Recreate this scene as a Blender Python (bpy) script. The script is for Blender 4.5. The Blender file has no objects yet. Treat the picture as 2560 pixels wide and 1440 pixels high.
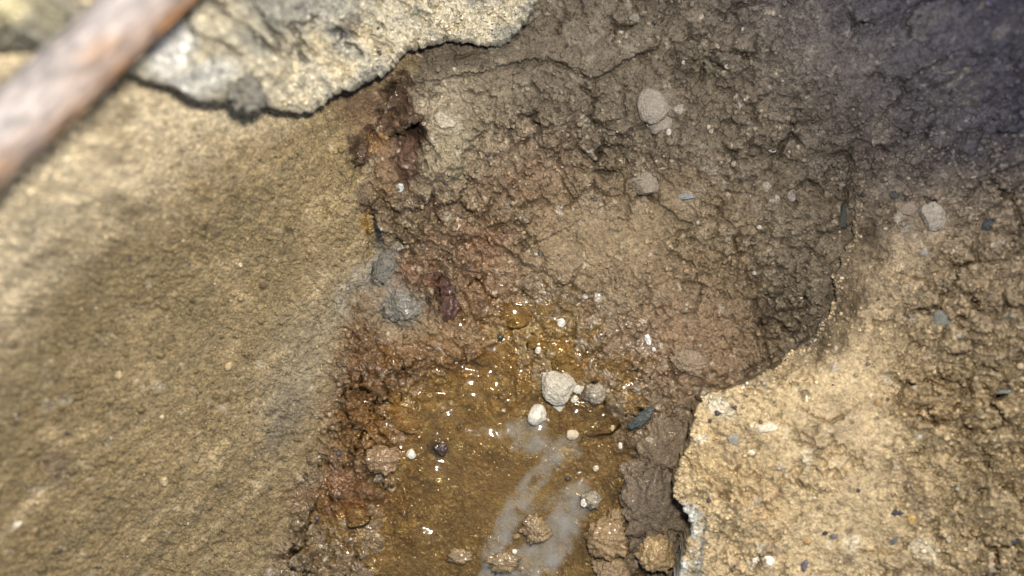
import bpy, bmesh, math, random
import numpy as np
from mathutils import Vector, Euler, Matrix

# ------------------------------------------------------------------ camera
sc = bpy.context.scene
CAM_H = 0.40                      # metres above the puddle
LENS, SENSOR = 28.0, 36.0
cd = bpy.data.cameras.new('camera'); cam = bpy.data.objects.new('camera', cd)
sc.collection.objects.link(cam); sc.camera = cam
cam.location = (0, 0, CAM_H); cam.rotation_euler = (0, 0, 0)
cd.lens = LENS; cd.sensor_width = SENSOR; cd.clip_start = 0.005; cd.clip_end = 50
cd.dof.use_dof = True; cd.dof.focus_distance = 0.385; cd.dof.aperture_fstop = 3.3

# ------------------------------------------------------------------ sky
w = bpy.data.worlds.new('World'); sc.world = w; w.use_nodes = True
nt = w.node_tree; nt.nodes.clear()
sky = nt.nodes.new('ShaderNodeTexSky'); sky.sky_type = 'NISHITA'; sky.sun_disc = False
SUN_EL, SUN_AZ = math.radians(50), math.radians(38)      # azimuth clockwise from the top of the picture
sky.sun_elevation = SUN_EL; sky.sun_rotation = SUN_AZ
bg = nt.nodes.new('ShaderNodeBackground'); bg.inputs['Strength'].default_value = 0.115
wo = nt.nodes.new('ShaderNodeOutputWorld')
nt.links.new(sky.outputs[0], bg.inputs[0]); nt.links.new(bg.outputs[0], wo.inputs[0])
# soft overcast daylight that reaches down into the pit
sl = bpy.data.lights.new('overcast_sun', 'SUN'); so = bpy.data.objects.new('overcast_sun', sl)
sc.collection.objects.link(so); sl.energy = 2.25; sl.angle = math.radians(10); sl.color = (1.0, 0.93, 0.82)
sd = Vector((math.sin(SUN_AZ)*math.cos(SUN_EL), math.cos(SUN_AZ)*math.cos(SUN_EL), math.sin(SUN_EL)))
so.rotation_euler = (-sd).to_track_quat('-Z', 'Y').to_euler(); so.location = (0, 0, 2)
# the phone's lit lamp (its glints are what sparkles in the puddle)
fl = bpy.data.lights.new('phone_lamp', 'SPOT'); fo = bpy.data.objects.new('phone_lamp', fl)
sc.collection.objects.link(fo); fl.energy = 11.0; fl.shadow_soft_size = 0.012; fl.color = (1.0, 0.95, 0.86)
fl.spot_size = math.radians(118); fl.spot_blend = 1.0
fo.location = (0.020, 0.045, 0.405)
fo.rotation_euler = (Vector((-0.055, -0.07, 0.03)) - Vector(fo.location)).to_track_quat('-Z', 'Y').to_euler()
vs = sc.view_settings; vs.view_transform = 'Standard'; vs.look = 'None'; vs.exposure = 0.0; vs.gamma = 1.0
vs.use_curve_mapping = False
sc.render.engine = 'CYCLES'

# ------------------------------------------------------------------ numeric helpers
rng = np.random.default_rng(7)
F = np.float32
PERM = rng.permutation(4096).astype(np.int32)
GA = rng.random(4096) * 2 * np.pi
GX, GY = np.cos(GA).astype(F), np.sin(GA).astype(F)
RV = rng.random(4096).astype(F); RV2 = rng.random(4096).astype(F)
def hsh(i, j, s=0): return PERM[(i + PERM[(j + s * 131) & 4095]) & 4095]
def perlin(x, y, s=0):
    xi = np.floor(x).astype(np.int32); yi = np.floor(y).astype(np.int32)
    fx = (x - xi).astype(F); fy = (y - yi).astype(F)
    u = fx*fx*fx*(fx*(fx*6-15)+10); v = fy*fy*fy*(fy*(fy*6-15)+10)
    def g(a, b):
        h = hsh(xi+a, yi+b, s); return GX[h]*(fx-a) + GY[h]*(fy-b)
    a = g(0,0); b = g(1,0); c = g(0,1); d = g(1,1)
    return ((a+(b-a)*u) + ((c+(d-c)*u) - (a+(b-a)*u))*v) * 1.5
def fbm(x, y, f, oct=4, gain=0.5, s=0):
    r = 0; a = 1.0; t = 0
    for o in range(oct):
        r = r + a*perlin(x*f, y*f, s+o); t += a; f *= 2.03; a *= gain
    return r / t
def worley(x, y, f, s=0, jit=0.9):
    x = x*f; y = y*f
    xi = np.floor(x).astype(np.int32); yi = np.floor(y).astype(np.int32)
    f1 = np.full(x.shape, 9, F); f2 = f1.copy(); idv = np.zeros(x.shape, F)
    for a in (-1, 0, 1):
        for b in (-1, 0, 1):
            h = hsh(xi+a, yi+b, s)
            dx = xi+a+0.5+(RV[h]-.5)*jit-x; dy = yi+b+0.5+(RV2[h]-.5)*jit-y
            d = np.sqrt(dx*dx+dy*dy).astype(F)
            c = d < f1
            f2 = np.where(c, f1, np.minimum(f2, d)); f1 = np.where(c, d, f1)
            idv = np.where(c, RV[(h*7) & 4095], idv)
    return f1, f2, idv
def sstep(a, b, x):
    t = np.clip((x-a)/(b-a), 0, 1); return t*t*(3-2*t)
def boxblur(A, r):
    for ax in (0, 1):
        n = A.shape[ax]
        P = np.concatenate([np.repeat(np.take(A, [0], ax), r+1, ax), A, np.repeat(np.take(A, [n-1], ax), r, ax)], ax)
        Cm = np.cumsum(P.astype(np.float64), ax)
        A = ((np.take(Cm, range(2*r+1, n+2*r+1), ax) - np.take(Cm, range(0, n), ax)) / (2*r+1)).astype(F)
    return A
def blur(A, r, n=2):
    for _ in range(n): A = boxblur(A, r)
    return A
def bilin(C, yy, xx):
    y0 = np.clip(np.floor(yy).astype(int), 0, C.shape[0]-2); x0 = np.clip(np.floor(xx).astype(int), 0, C.shape[1]-2)
    fy = (yy-y0); fx = (xx-x0)
    if C.ndim == 3: fy = fy[..., None]; fx = fx[..., None]
    return (C[y0, x0]*(1-fx)+C[y0, x0+1]*fx)*(1-fy) + (C[y0+1, x0]*(1-fx)+C[y0+1, x0+1]*fx)*fy

# survey grid: (u, v) are sight lines of the 2560 x 1440 photograph, each meets the soil at height z
S = 2.5; U0, V0, U1, V1 = -180, -130, 2745, 1575
us = np.arange(U0, U1, S, dtype=F); vs_ = np.arange(V0, V1, S, dtype=F)
NX, NY = len(us), len(vs_)
U, V = np.meshgrid(us, vs_)
K = (SENSOR/LENS)/2560.0
def world(u, v, z):
    s = K*(CAM_H - z); return (u-1280)*s, (720-v)*s, z
CG = 10
cu = us[::CG]; cv = vs_[::CG]
cu = np.append(cu, cu[-1]+CG*S); cv = np.append(cv, cv[-1]+CG*S)
CU, CV = np.meshgrid(cu, cv)
yy_, xx_ = np.meshgrid(np.arange(NY)/CG, np.arange(NX)/CG, indexing='ij')
def up(C): return bilin(C, yy_, xx_).astype(F)
def tps(pts, smooth=0.02):
    P = np.array(pts, float); xy = P[:, :2]/1000; n = len(P)
    def k(d2): return 0.5*d2*np.log(d2+1e-9)
    D = ((xy[:, None]-xy[None])**2).sum(-1)
    A = np.zeros((n+3, n+3)); A[:n, :n] = k(D)+np.eye(n)*smooth*0.01
    A[:n, n] = 1; A[:n, n+1:] = xy; A[n, :n] = 1; A[n+1:, :n] = xy.T
    sol = np.linalg.solve(A, np.concatenate([P[:, 2], np.zeros(3)]))
    q = np.stack([CU.ravel(), CV.ravel()], 1)/1000
    d = ((q[:, None]-xy[None])**2).sum(-1)
    return up((k(d)@sol[:n] + sol[n] + q@sol[n+1:]).reshape(CU.shape))
def seg_dist(X, Y, pts, closed=False):
    best = np.full(X.shape, 1e9); side = np.zeros(X.shape)
    n = len(pts)
    for i in range(n if closed else n-1):
        ax, ay = pts[i]; bx, by = pts[(i+1) % n]
        dx, dy = bx-ax, by-ay
        t = np.clip(((X-ax)*dx+(Y-ay)*dy)/(dx*dx+dy*dy+1e-9), 0, 1)
        d = np.hypot(X-ax-t*dx, Y-ay-t*dy)
        cr = (dx*(Y-ay)-dy*(X-ax))
        m = d < best
        best = np.where(m, d, best); side = np.where(m, np.sign(cr), side)
    return best, side
def poly_sd(pts):          # signed distance in px, positive inside
    d, _ = seg_dist(CU, CV, pts, True)
    ins = np.zeros(CU.shape, bool); n = len(pts)
    for i in range(n):
        ax, ay = pts[i]; bx, by = pts[(i+1) % n]
        c = ((ay > CV) != (by > CV))
        with np.errstate(divide='ignore', invalid='ignore'):
            xi = (bx-ax)*(CV-ay)/(by-ay+1e-12)+ax
        ins ^= c & (CU < xi)
    return up(np.where(ins, d, -d))

# ------------------------------------------------------------------ lie of the land (cm)
floor_pts = [(1300,1200,-.5),(1100,1050,-.3),(1350,1400,-.7),(1500,1150,-.4),(1250,880,-.05),(900,1400,.1),(1450,1560,-.7),(1620,1250,.1),(1680,1500,.1),
 (1500,700,.9),(1700,800,.8),(1400,500,1.3),(1700,500,1.2),(1850,900,-.1),(2000,780,.2),(1700,250,1.2),(1300,300,1.1),(1450,100,.3),(1200,150,.4),(1500,-120,.2),
 (2000,600,1.0),(2100,300,2.8),(2400,100,7),(2560,0,9.5),(2560,300,6.5),(2300,500,2.9),(1950,80,2.6),(2200,-100,6.2),(2700,600,4.6),(2750,-130,12.5),
 (2000,1100,.8),(2560,1200,2.5),(2300,800,2.0),(2700,1560,3.0),
 (-180,-130,18.5),(0,100,16.5),(300,200,12.3),(100,450,13.5),(400,400,9.2),(700,400,5),(850,250,3),(0,700,11.5),(300,700,7.5),(600,700,3.9),(820,700,1.6),
 (0,1200,9.2),(300,1100,6.0),(600,1100,2.9),(790,1150,.9),(0,1560,8.3),(400,1400,4),(650,1440,1.5),(-180,700,14.5),(930,500,1.7),(1000,200,1.6)]
Z0 = tps(floor_pts)*0.01
STEP = np.clip(tps([(1700,1300,3.6),(1760,1000,3.6),(1930,930,3.8),(1700,1560,3.6),(2300,1200,3.4),(2700,1400,3.3),(2700,900,3.0),(2300,850,2.8),(2020,820,2.4),
 (2090,700,1.5),(2120,600,.9),(2150,480,.3),(2300,600,1.3),(2700,600,1.8),(2200,380,0),(2500,380,.3),(2745,400,.4),(1500,300,0),(2000,300,0),(2000,0,0),(2745,0,0),(1200,900,3.6)]), 0, 5)*0.01

X0, Y0, _ = world(U, V, Z0)
WU = U + 18*fbm(X0, Y0, 45, 4, .6, 11) + 7*fbm(X0, Y0, 380, 3, .6, 13); WV = V + 18*fbm(X0, Y0, 45, 4, .6, 23) + 7*fbm(X0, Y0, 380, 3, .6, 17)   # irregular outlines
# region masks
seam = [(1075,60),(1020,190),(960,300),(905,400),(905,520),(935,620),(900,700),(850,800),(830,900),(820,1000),(775,1130),(730,1250),(690,1350),(640,1580)]
sdist_seam, side_seam = seg_dist(CU, CV, [(1200,-400)]+seam)
SEAM = up(sdist_seam*side_seam)          # + on the left bank side
if SEAM[NY//2, 0] < 0: SEAM = -SEAM
BANK = sstep(-38, 30, SEAM + (WU-U)*1.6 + 34*fbm(X0, Y0, 90, 4, .6, 19))
ledge_poly = [(1670,1640),(1695,1440),(1712,1385),(1733,1340),(1731,1298),(1704,1261),(1683,1230),(1708,1144),(1721,1127),(1733,1090),(1745,1030),(1750,986),(1792,984),(1858,962),(1921,932),
 (1950,912),(2015,868),(2060,800),(2098,700),(2128,600),(2140,500),(2150,430),(2230,360),(2400,330),(2900,330),(2900,1640)]
SD_L = poly_sd(ledge_poly) + 15*fbm(X0, Y0, 150, 5, .65, 31) + 38*sstep(1000, 800, V)*fbm(X0, Y0, 48, 4, .6, 33)
slab_poly = [(1400,-300),(-300,-300),(-300,60),(60,110),(230,120),(300,160),(326,172),(370,186),(417,203),(462,225),(503,242),(569,238),(590,262),(650,256),(700,262),(735,276),(785,262),(812,240),(836,219),(883,214),(900,192),
 (944,189),(983,158),(985,138),(1017,117),(1078,100),(1130,93),(1180,99),(1240,106),(1268,96),(1300,62),(1332,20)]
SD_S = poly_sd(slab_poly) + 14*fbm(X0, Y0, 190, 5, .68, 37)
LEDGE = sstep(-6, 6, SD_L)
UR = sstep(1500, 2400, U - 0.6*V)        # upper right, far and dim: smoother soil

# ------------------------------------------------------------------ relief
H = np.zeros_like(U)
crumb = np.clip(0.55 + .22*LEDGE*sstep(2150, 2350, U) + 0.9*fbm(X0, Y0, 22, 3, .5, 41), 0.08, 1.3)
def boost(u, v, ru, rv, a):
    global crumb; crumb = crumb + a*np.exp(-((U-u)/ru)**2-((V-v)/rv)**2)
boost(2450,1150,160,420,.45); boost(2480,850,140,120,.4); boost(1500,420,300,120,.2); boost(1980,720,150,180,.7); boost(2400,1000,220,160,.5); boost(1850,1250,130,150,.4); boost(1250,420,220,170,.45); boost(1650,380,200,120,.35); boost(1050,560,150,120,.4)
boost(900,1080,120,160,.4); boost(2110,1120,230,360,-.5); boost(1600,560,250,70,-.35); boost(1300,1150,260,160,-.2); boost(2250,650,120,170,-.35)
bank_calm = BANK*(1-LEDGE)
crumb = np.clip(crumb, .06, 1.4)*(1-bank_calm*0.72)
x, y = X0, Y0
wx = x + 0.0022*fbm(x, y, 260, 3, .5, 51); wy = y + 0.0022*fbm(x, y, 260, 3, .5, 57)
def clods(f, s, p=2.0):
    f1, f2, i = worley(wx, wy, f, s); return np.clip(f2-f1, 0, 1), f1, i
e1, a1, i1 = clods(75, 61); e2, a2, i2 = clods(190, 63); e3, a3, i3 = clods(480, 67)
clump = sstep(-.25, .25, fbm(x, y, 28, 3, .5, 69)+.35*(crumb-.6))
H += (crumb**1.3)*(0.0040*clump*(sstep(0, .3, e1)*(.35+i1)-.6) + 0.0018*(sstep(0, .4, e2)*(.3+i2)-.5))
H -= clump*crumb*.0060*np.exp(-(e1/.06)**2)*sstep(-.15,.3,fbm(x, y, 60, 2, .5, 70))
H += (0.35+0.65*crumb)*0.00105*(1-a3*1.1)*(.4+.9*i3)*(1-.4*bank_calm)
H += 0.0045*fbm(x, y, 14, 3, .5, 71)*(1-.5*bank_calm)
H += (0.35+crumb)*0.0024*fbm(wx, wy, 130, 5, .65, 73)*(1-.68*bank_calm)
# broken faces: every clod is a small tilted plane of its own
def tilts(f, s):
    x_, y_ = wx*f, wy*f; xi = np.floor(x_).astype(np.int32); yi = np.floor(y_).astype(np.int32)
    best = np.full(x_.shape, 9, F); out = np.zeros(x_.shape, F)
    for a in (-1, 0, 1):
        for b in (-1, 0, 1):
            h = hsh(xi+a, yi+b, s); dx = x_-(xi+a+.5+(RV[h]-.5)*.9); dy = y_-(yi+b+.5+(RV2[h]-.5)*.9)
            d = dx*dx+dy*dy; c = d < best; best = np.where(c, d, best)
            out = np.where(c, dx*GX[(h*3) & 4095]+dy*GY[(h*3) & 4095]+.8*(RV[(h*5) & 4095]-.5), out)
    return out
patch = sstep(-.15, .25, fbm(x, y, 35, 3, .5, 65))
H += crumb*(.0026*patch*tilts(55, 64)+.0020*(1.2-patch)*tilts(120, 66)+.0009*tilts(260, 68))
# scattered random shrinkage cracks
rid = 1-np.abs(fbm(wx, wy, 38, 4, .6, 77))*7
gate = sstep(.0, .25, fbm(x, y, 30, 2, .5, 79)+.25*(crumb-.7))
CR = np.clip(rid, 0, 1)**2*gate
H -= CR*(0.0022+.0022*LEDGE)*(1-.8*bank_calm)*(1-.4*UR)
rid2 = 1-np.abs(fbm(wx+.3, wy, 95, 3, .6, 83))*7
CR2 = np.clip(rid2, 0, 1)**2*sstep(.55, 1.0, crumb)
H -= CR2*0.0012*(1-bank_calm)
# trowel-like scrape streaks down the left bank
ang = math.radians(44)
th = np.deg2rad(36 + 20*sstep(1100, 100, V))
sx = x*math.cos(ang)+y*math.sin(ang); sy = -x*math.sin(ang)+y*math.cos(ang)
sw = sy + 0.004*fbm(x, y, 18, 2, .5, 87)
st = fbm(sx*.22, sw, 170, 4, .6, 89); st2 = fbm(sx*.35, sw, 520, 3, .6, 91)
stm = sstep(-.3, .3, fbm(x, y, 20, 2, .5, 90))
H += bank_calm*(0.0009*st*(.1+.9*stm) + 0.0003*st2*stm + .00055*fbm(x, y, 620, 2, .7, 92) + .0009*fbm(x, y, 50, 3, .55, 94)+.0008*(1-a3)*i3)
# pin-head grit pressed into the bank
f1, f2, gi = worley(x, y, 210, 93)
H += bank_calm*np.where(gi > .80, sstep(.28, .05, f1), 0)*0.0013
f1, f2, gj = worley(x, y, 90, 95)
H += (bank_calm*.9+.3)*np.where(gj > .90, sstep(.17, .04, f1), 0)*0.0022
# broken brow of the ledge: soil there bunches
H += np.exp(-(SD_L/22)**2)*LEDGE*0.0012*(fbm(wx, wy, 210, 3, .6, 97)+.2)
# crease where the bank meets the floor
H -= np.exp(-(SEAM/26)**2)*0.0022*sstep(-.3, .4, fbm(x, y, 55, 3, .5, 101)+.1)

def win(pts, m):
    a = np.array(pts); x0 = int(max(0, (a[:, 0].min()-m-U0)/S)); x1 = int(min(NX, (a[:, 0].max()+m-U0)/S+1))
    y0 = int(max(0, (a[:, 1].min()-m-V0)/S)); y1 = int(min(NY, (a[:, 1].max()+m-V0)/S+1))
    return slice(y0, y1), slice(x0, x1)
def crack(pts, wpx, depth):
    sl_ = win(pts, 130); d, s = seg_dist(WU[sl_], WV[sl_], pts); wpx = wpx*.7; depth = depth*1.15
    vary = 0.55+0.9*np.clip(fbm(X0[sl_], Y0[sl_], 90, 2, .5, 103)+.5, 0, 1)
    H[sl_] -= depth*np.exp(-(d/(wpx*vary))**2)*sstep(-.35, .1, fbm(X0[sl_], Y0[sl_], 120, 2, .5, 104))
    H[sl_] += depth*.4*np.exp(-(d/45)**2)*s*np.clip(d/4, 0, 1)
def scarp(pts, h, decay, edge=5):       # soil stands higher on the + side of the line and fades back
    sl_ = win(pts, decay*2.2+30); d, s = seg_dist(WU[sl_], WV[sl_], pts)
    e0, e1 = np.array(pts[0]), np.array(pts[-1])
    fade = sstep(0, 40, np.minimum(np.hypot(WU[sl_]-e0[0], WV[sl_]-e0[1]), np.hypot(WU[sl_]-e1[0], WV[sl_]-e1[1]))+12)
    H[sl_] += h*sstep(-edge, edge, d*s)*np.exp(-np.maximum(d*s, 0)/decay)*fade - .35*h*np.exp(-(d/9)**2)*(s < 0)*fade
def lump(u, v, ru, rv, a, h, sharp=.45, rough=.25):
    sl_ = win([(u, v)], max(ru, rv)*1.6+25); a = math.radians(a)
    du = WU[sl_]-u; dv = WV[sl_]-v
    p = (du*math.cos(a)-dv*math.sin(a))/ru; q = (du*math.sin(a)+dv*math.cos(a))/rv
    d = np.sqrt(p*p+q*q)+rough*fbm(X0[sl_], Y0[sl_], 150, 3, .6, 107)
    H[sl_] += h*(sstep(1.0, 1-sharp, d)*.8+.2*np.clip(1-d*d, 0, 1)) - .22*abs(h)*np.exp(-((d-1.08)/.09)**2)

# (+ side is to the right when walking along the line in image space, y down)
scarp([(1230,170),(1330,150),(1400,158),(1440,178),(1475,200),(1510,190),(1560,150),(1650,120),(1660,60)][::-1], .0045, 130)
lump(1735,140,48,42,0,.004); lump(1640,215,52,80,10,.0028,.6); 
crack([(1370,150),(1430,172),(1478,205)], 5, .004)
crack([(1520,320),(1560,340),(1620,360),(1660,400)], 5, .004)
crack([(1640,420),(1690,470),(1730,520),(1760,560)], 4, .003)
scarp([(1745,560),(1700,545),(1650,510),(1640,450)], .003, 80)
crack([(1690,590),(1740,570),(1780,560)], 4, .003); crack([(1860,680),(1880,740),(1890,800),(1910,870),(1925,915)], 10, .006)
crack([(1770,910),(1800,950),(1900,920)], 7, .004); crack([(1240,620),(1290,640),(1340,590)], 5, .0035)
scarp([(1370,590),(1290,640),(1250,610),(1180,590),(1090,590)], .003, 60)
crack([(1085,640),(1060,700),(1070,760)], 4, .003)
crack([(1555,340),(1490,300),(1400,330)], 4, .0025)
lump(1890,660,70,60,20,.0035,.5); lump(1960,560,60,45,0,.003,.5); lump(1820,520,45,40,0,.0025); lump(1790,930,60,45,20,.004,.5)
lump(1930,780,45,50,0,.003,.6); lump(1990,690,55,60,0,.003,.6); lump(1700,960,55,40,10,.0035,.5)
# shale lump under the slab
lump(1110,360,78,112,-12,.0085,.35,.2); crack([(1035,300),(1045,360),(1062,420),(1090,465)], 8, .006); crack([(1045,300),(1000,330),(985,400),(1010,470)], 10, .0045)
crack([(985,225),(950,290),(905,350),(890,410)], 26, .007); crack([(1060,330),(1040,300),(990,330)], 16, .006); crack([(935,530),(925,590)], 10, .005); crack([(1090,700),(1110,760),(1140,800)], 24, .0045)
# mud lumps round the wet part
lump(955,1155,50,38,10,.0055,.5,.35); lump(1240,1000,30,55,20,.003,.6); lump(1010,905,55,40,0,.003,.6); lump(940,950,50,60,0,.0035,.6); lump(900,1080,60,55,0,.0035,.6,.4)
lump(880,1230,60,45,0,.004,.5,.4); lump(1060,1320,85,60,-10,.0035,.5); lump(770,1340,45,60,0,.0035,.5); lump(1180,860,90,60,0,.0025,.8); lump(820,1400,60,50,0,.003,.5,.4)
lump(1560,1020,50,45,0,.0035,.5,.35); lump(1240,1390,60,45,0,.0022,.5); lump(1480,1255,28,24,0,.004,.5); lump(1600,1110,45,40,0,.0045,.5)
crack([(1255,840),(1225,880),(1180,905),(1080,915),(1040,960)], 6, .003); crack([(1025,1275),(1020,1340),(1060,1360),(1110,1320),(1180,1330)], 5, .003)
crack([(870,1300),(890,1380),(880,1440)], 5, .003); crack([(780,1270),(760,1330),(790,1400)], 7, .004)
# bed of the puddle
lump(1330,1290,170,190,25,-.0035,1.0); lump(1380,1380,110,110,0,-.002,1.0); lump(1580,1200,60,90,0,-.0015,1.0)
# ledge cracks and plates
L_on = []
for pts, wd, dp in [([(1708,1144),(1740,1180),(1780,1220),(1800,1250),(1850,1260),(1880,1300),(1910,1300)], 6, .006), ([(1840,1180),(1850,1240)], 5, .004),
    ([(2335,960),(2400,985),(2450,1000),(2500,985)], 7, .006), ([(2450,965),(2475,990)], 11, .006), ([(2290,1010),(2300,1050),(2340,1062),(2370,1040),(2400,1010)], 5, .005),
    ([(2000,1020),(2030,1045),(2080,1060),(2110,1040)], 5, .004), ([(2150,875),(2200,880)], 5, .003), ([(2345,1230),(2400,1290),(2440,1350),(2500,1400),(2560,1440)], 6, .005),
    ([(2340,1070),(2420,1100),(2480,1150),(2560,1160)], 5, .004), ([(2480,1210),(2530,1225)], 9, .005), ([(2440,1350),(2500,1340)], 4, .003), ([(2150,1375),(2240,1385),(2270,1360)], 4, .003),
    ([(2300,810),(2350,850),(2400,850),(2470,880)], 4, .003), ([(1800,1170),(1830,1190),(1900,1120)], 4, .003), ([(2380,1120),(2400,1160),(2440,1165)], 4, .003),
    ([(1885,1400),(1960,1330),(2010,1280)], 4, .002), ([(2480,880),(2560,860)], 5, .004), ([(2430,930),(2560,910)], 4, .003), ([(2260,1170),(2310,1175),(2330,1140)], 4, .003),
    ([(2180,640),(2230,700),(2300,700)], 4, .002), ([(2120,420),(2115,500),(2100,560)], 7, .0045)]:
    crack(pts, wd, dp)
lump(2330,1000,80,55,0,.0035,.3,.3); lump(1870,1240,65,55,0,.003,.3,.3); lump(1850,1130,45,40,0,.0018,.3); lump(2060,1030,55,30,0,.0018,.3); lump(2420,820,55,45,0,.003,.4)
lump(2330,750,45,40,0,.0025,.4); lump(2480,1100,60,45,10,.002,.3); lump(2300,930,60,40,0,.002,.4); lump(2140,1380,50,40,0,.0015,.4); lump(2500,1300,70,70,0,.003,.3)

pool_sd = poly_sd([(1010,1060),(1050,960),(1180,930),(1260,850),(1340,830),(1420,880),(1440,960),(1520,1020),(1560,1090),(1570,1200),(1560,1270),(1480,1330),(1560,1400),(1570,1600),(900,1600),(930,1440),(990,1320),(1000,1220),(960,1180),(940,1100)])
POOL = sstep(-20, 45, pool_sd+50*fbm(X0, Y0, 70, 3, .55, 105))
H = H*(1-.45*POOL) - .0012*POOL
GLINTS = [(1120,1030,1.8,1.3),(1108,1012,1.2,1.6),(1180,955,1.0,1.5),(1168,968,.8,1),(1190,985,1.1,2),(1225,1085,1.5,3.2),(1262,1076,1.0,1.6),(1240,875,1.0,2),(1222,940,.8,1),(1415,900,1.1,1.2),
    (1428,1030,1.0,1.5),(1288,778,.9,1.2),(1304,790,.8,1),(1350,1072,1.0,1.2),(1362,1090,.8,1),(1095,1080,.9,1.4),(1097,1175,1.0,1.4),(1070,1328,1.2,1.8),(1018,1036,.9,1.6),(1445,1210,1.1,1.5),(1240,960,.9,1.4),
    (1055,1120,.7,1),(1300,960,.7,1),(1315,940,.6,1),(1270,1000,.7,1.2),(990,985,.8,1.2),(960,1125,.7,1.2),(1440,930,.8,1.4),(1410,860,.8,1),(1430,820,.7,1.4),(1360,770,.8,1.3),(1500,1040,.9,1.8),(1540,1000,.7,1),
    (885,1270,1,1.2),(910,1290,.7,1),(1325,1330,.6,1),(1290,1310,.6,1.2),(1520,1065,.6,1),(1200,720,.7,1),(1225,745,.6,1),(1180,715,.6,1),(1465,880,.6,1),(1485,940,.7,1),(1330,860,.6,1)]      # glint spots, water shaped to catch the lamp: u, v, size, length
Hs = blur(H, 10, 2); GLINT_BED = np.zeros_like(H)
for (gu, gv, sg, ln) in GLINTS:
    if sg > .75:
        q_ = win([(gu, gv)], 130); r_ = 11*sg
        GLINT_BED[q_] = np.maximum(GLINT_BED[q_], np.exp(-(((U[q_]-gu)/(r_*(1.2+ln)))**2+((V[q_]-gv-6)/(r_*1.9))**2)**2))
H = H*(1-GLINT_BED) + GLINT_BED*(Hs-.0009)  # bed sunk clear of the water shaped for glints
HF = Z0 + H                                  # floor and left bank
HL = Z0 + STEP*(1-.6*(1-sstep(0, 95, SD_L))*sstep(960, 820, V)) + H + 0.002*fbm(x, y, 25, 3, .5, 111)*sstep(0, .01, STEP)

# ------------------------------------------------------------------ colour of the soils (linear albedo)
def lin(r, g, b):
    c = np.array([r, g, b])/255.0
    return np.where(c <= .04045, c/12.92, ((c+.055)/1.055)**2.4)
def mixc(C, col, m): return C*(1-m[..., None]) + np.array(col, F)*m[..., None]
PALE = (.56,.465,.315); TAN = (.38,.275,.145); OLIVE = (.152,.110,.052); BROWN = (.140,.100,.058); OCHRE = (.20,.130,.045); RUST = (.105,.055,.020); MAROON = (.040,.021,.010)
GREY = (.235,.215,.175); DIM_BROWN = (.108,.085,.058); SLATE = (.085,.105,.105); SANDY = (.35,.266,.152); SKY_REFL = (.27,.275,.27)
C = np.zeros(U.shape+(3,), F); C[:] = BROWN
n_big = fbm(x, y, 16, 4, .55, 121); n_mid = fbm(x, y, 60, 4, .6, 123); n_fine = fbm(x, y, 420, 3, .6, 125)
def soft(u, v, ru, rv, a=0, s=.55, nz=.5):
    a = math.radians(a); du = WU-u; dv = WV-v
    p = (du*math.cos(a)-dv*math.sin(a))/ru; q = (du*math.sin(a)+dv*math.cos(a))/rv
    return sstep(1+s*.8, 1-s*.8, np.sqrt(p*p+q*q)+nz*n_mid+.30*(i2-.5)+.22*(i3-.5)+.25*n_fine).astype(F)
C = mixc(C, DIM_BROWN, sstep(650, 150, V+120*n_big-.25*(U-1300)))  # weaker light towards the top right, painted in as darker soil
C = mixc(C, (.128,.115,.140), sstep(1600, 2500, U-.8*V))  # violet lens glare of the upper right painted into the soil colour
C = mixc(C, (.24,.21,.165), sstep(.0, .45, n_mid+.2*n_big)*.30*sstep(1000, 400, V))
C = mixc(C, (.165,.117,.064), soft(1500,600,300,150,0,.8)*.7)
C = mixc(C, (.17,.10,.06), soft(1230,420,170,110,0,.8)*.5)
# left bank: paler towards the top left, darker olive brown towards the foot
bk = np.zeros_like(C); bk[:] = OLIVE
t = sstep(900, 150, (U*.62+V*.78)+170*n_big)
bk = mixc(bk, TAN, t*.85); bk = mixc(bk, PALE, sstep(760, 520, (U*.7+V*.75)+150*n_big+60*n_mid)*.85)
bk = mixc(bk, (.12,.09,.05), sstep(.05, .5, .7*st+.7*n_mid+.5*n_big)*.6); bk = mixc(bk, (.40,.31,.18), sstep(.1, .5, -.7*st+.6*n_mid)*.35)
smear = fbm(sx*.07, sw, 95, 4, .55, 126)
bk = mixc(bk, (.115,.088,.048), sstep(.08, .4, smear)*.55); bk = mixc(bk, (.36,.29,.18), sstep(.12, .45, -smear)*.30)
bandc = np.abs((U-450)*.50+(V-760)*.866+90*n_big)
bk = mixc(bk, (.135,.100,.050), sstep(330, 60, bandc)*sstep(900, 500, U)*.55)
bk = mixc(bk, (.15,.125,.085), soft(770,880,90,220,-30,.9)*.5)
bk = mixc(bk, (.11,.095,.07), soft(720,1040,45,90,-30,.7)*.5)
bk = mixc(bk, (.10,.07,.05), soft(140,1170,30,55,20,.7)*.6)
bk = mixc(bk, (.20,.18,.14), soft(895,725,42,70,-35,.6)*.65)
C = C*(1-BANK[..., None]) + bk*BANK[..., None]
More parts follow.
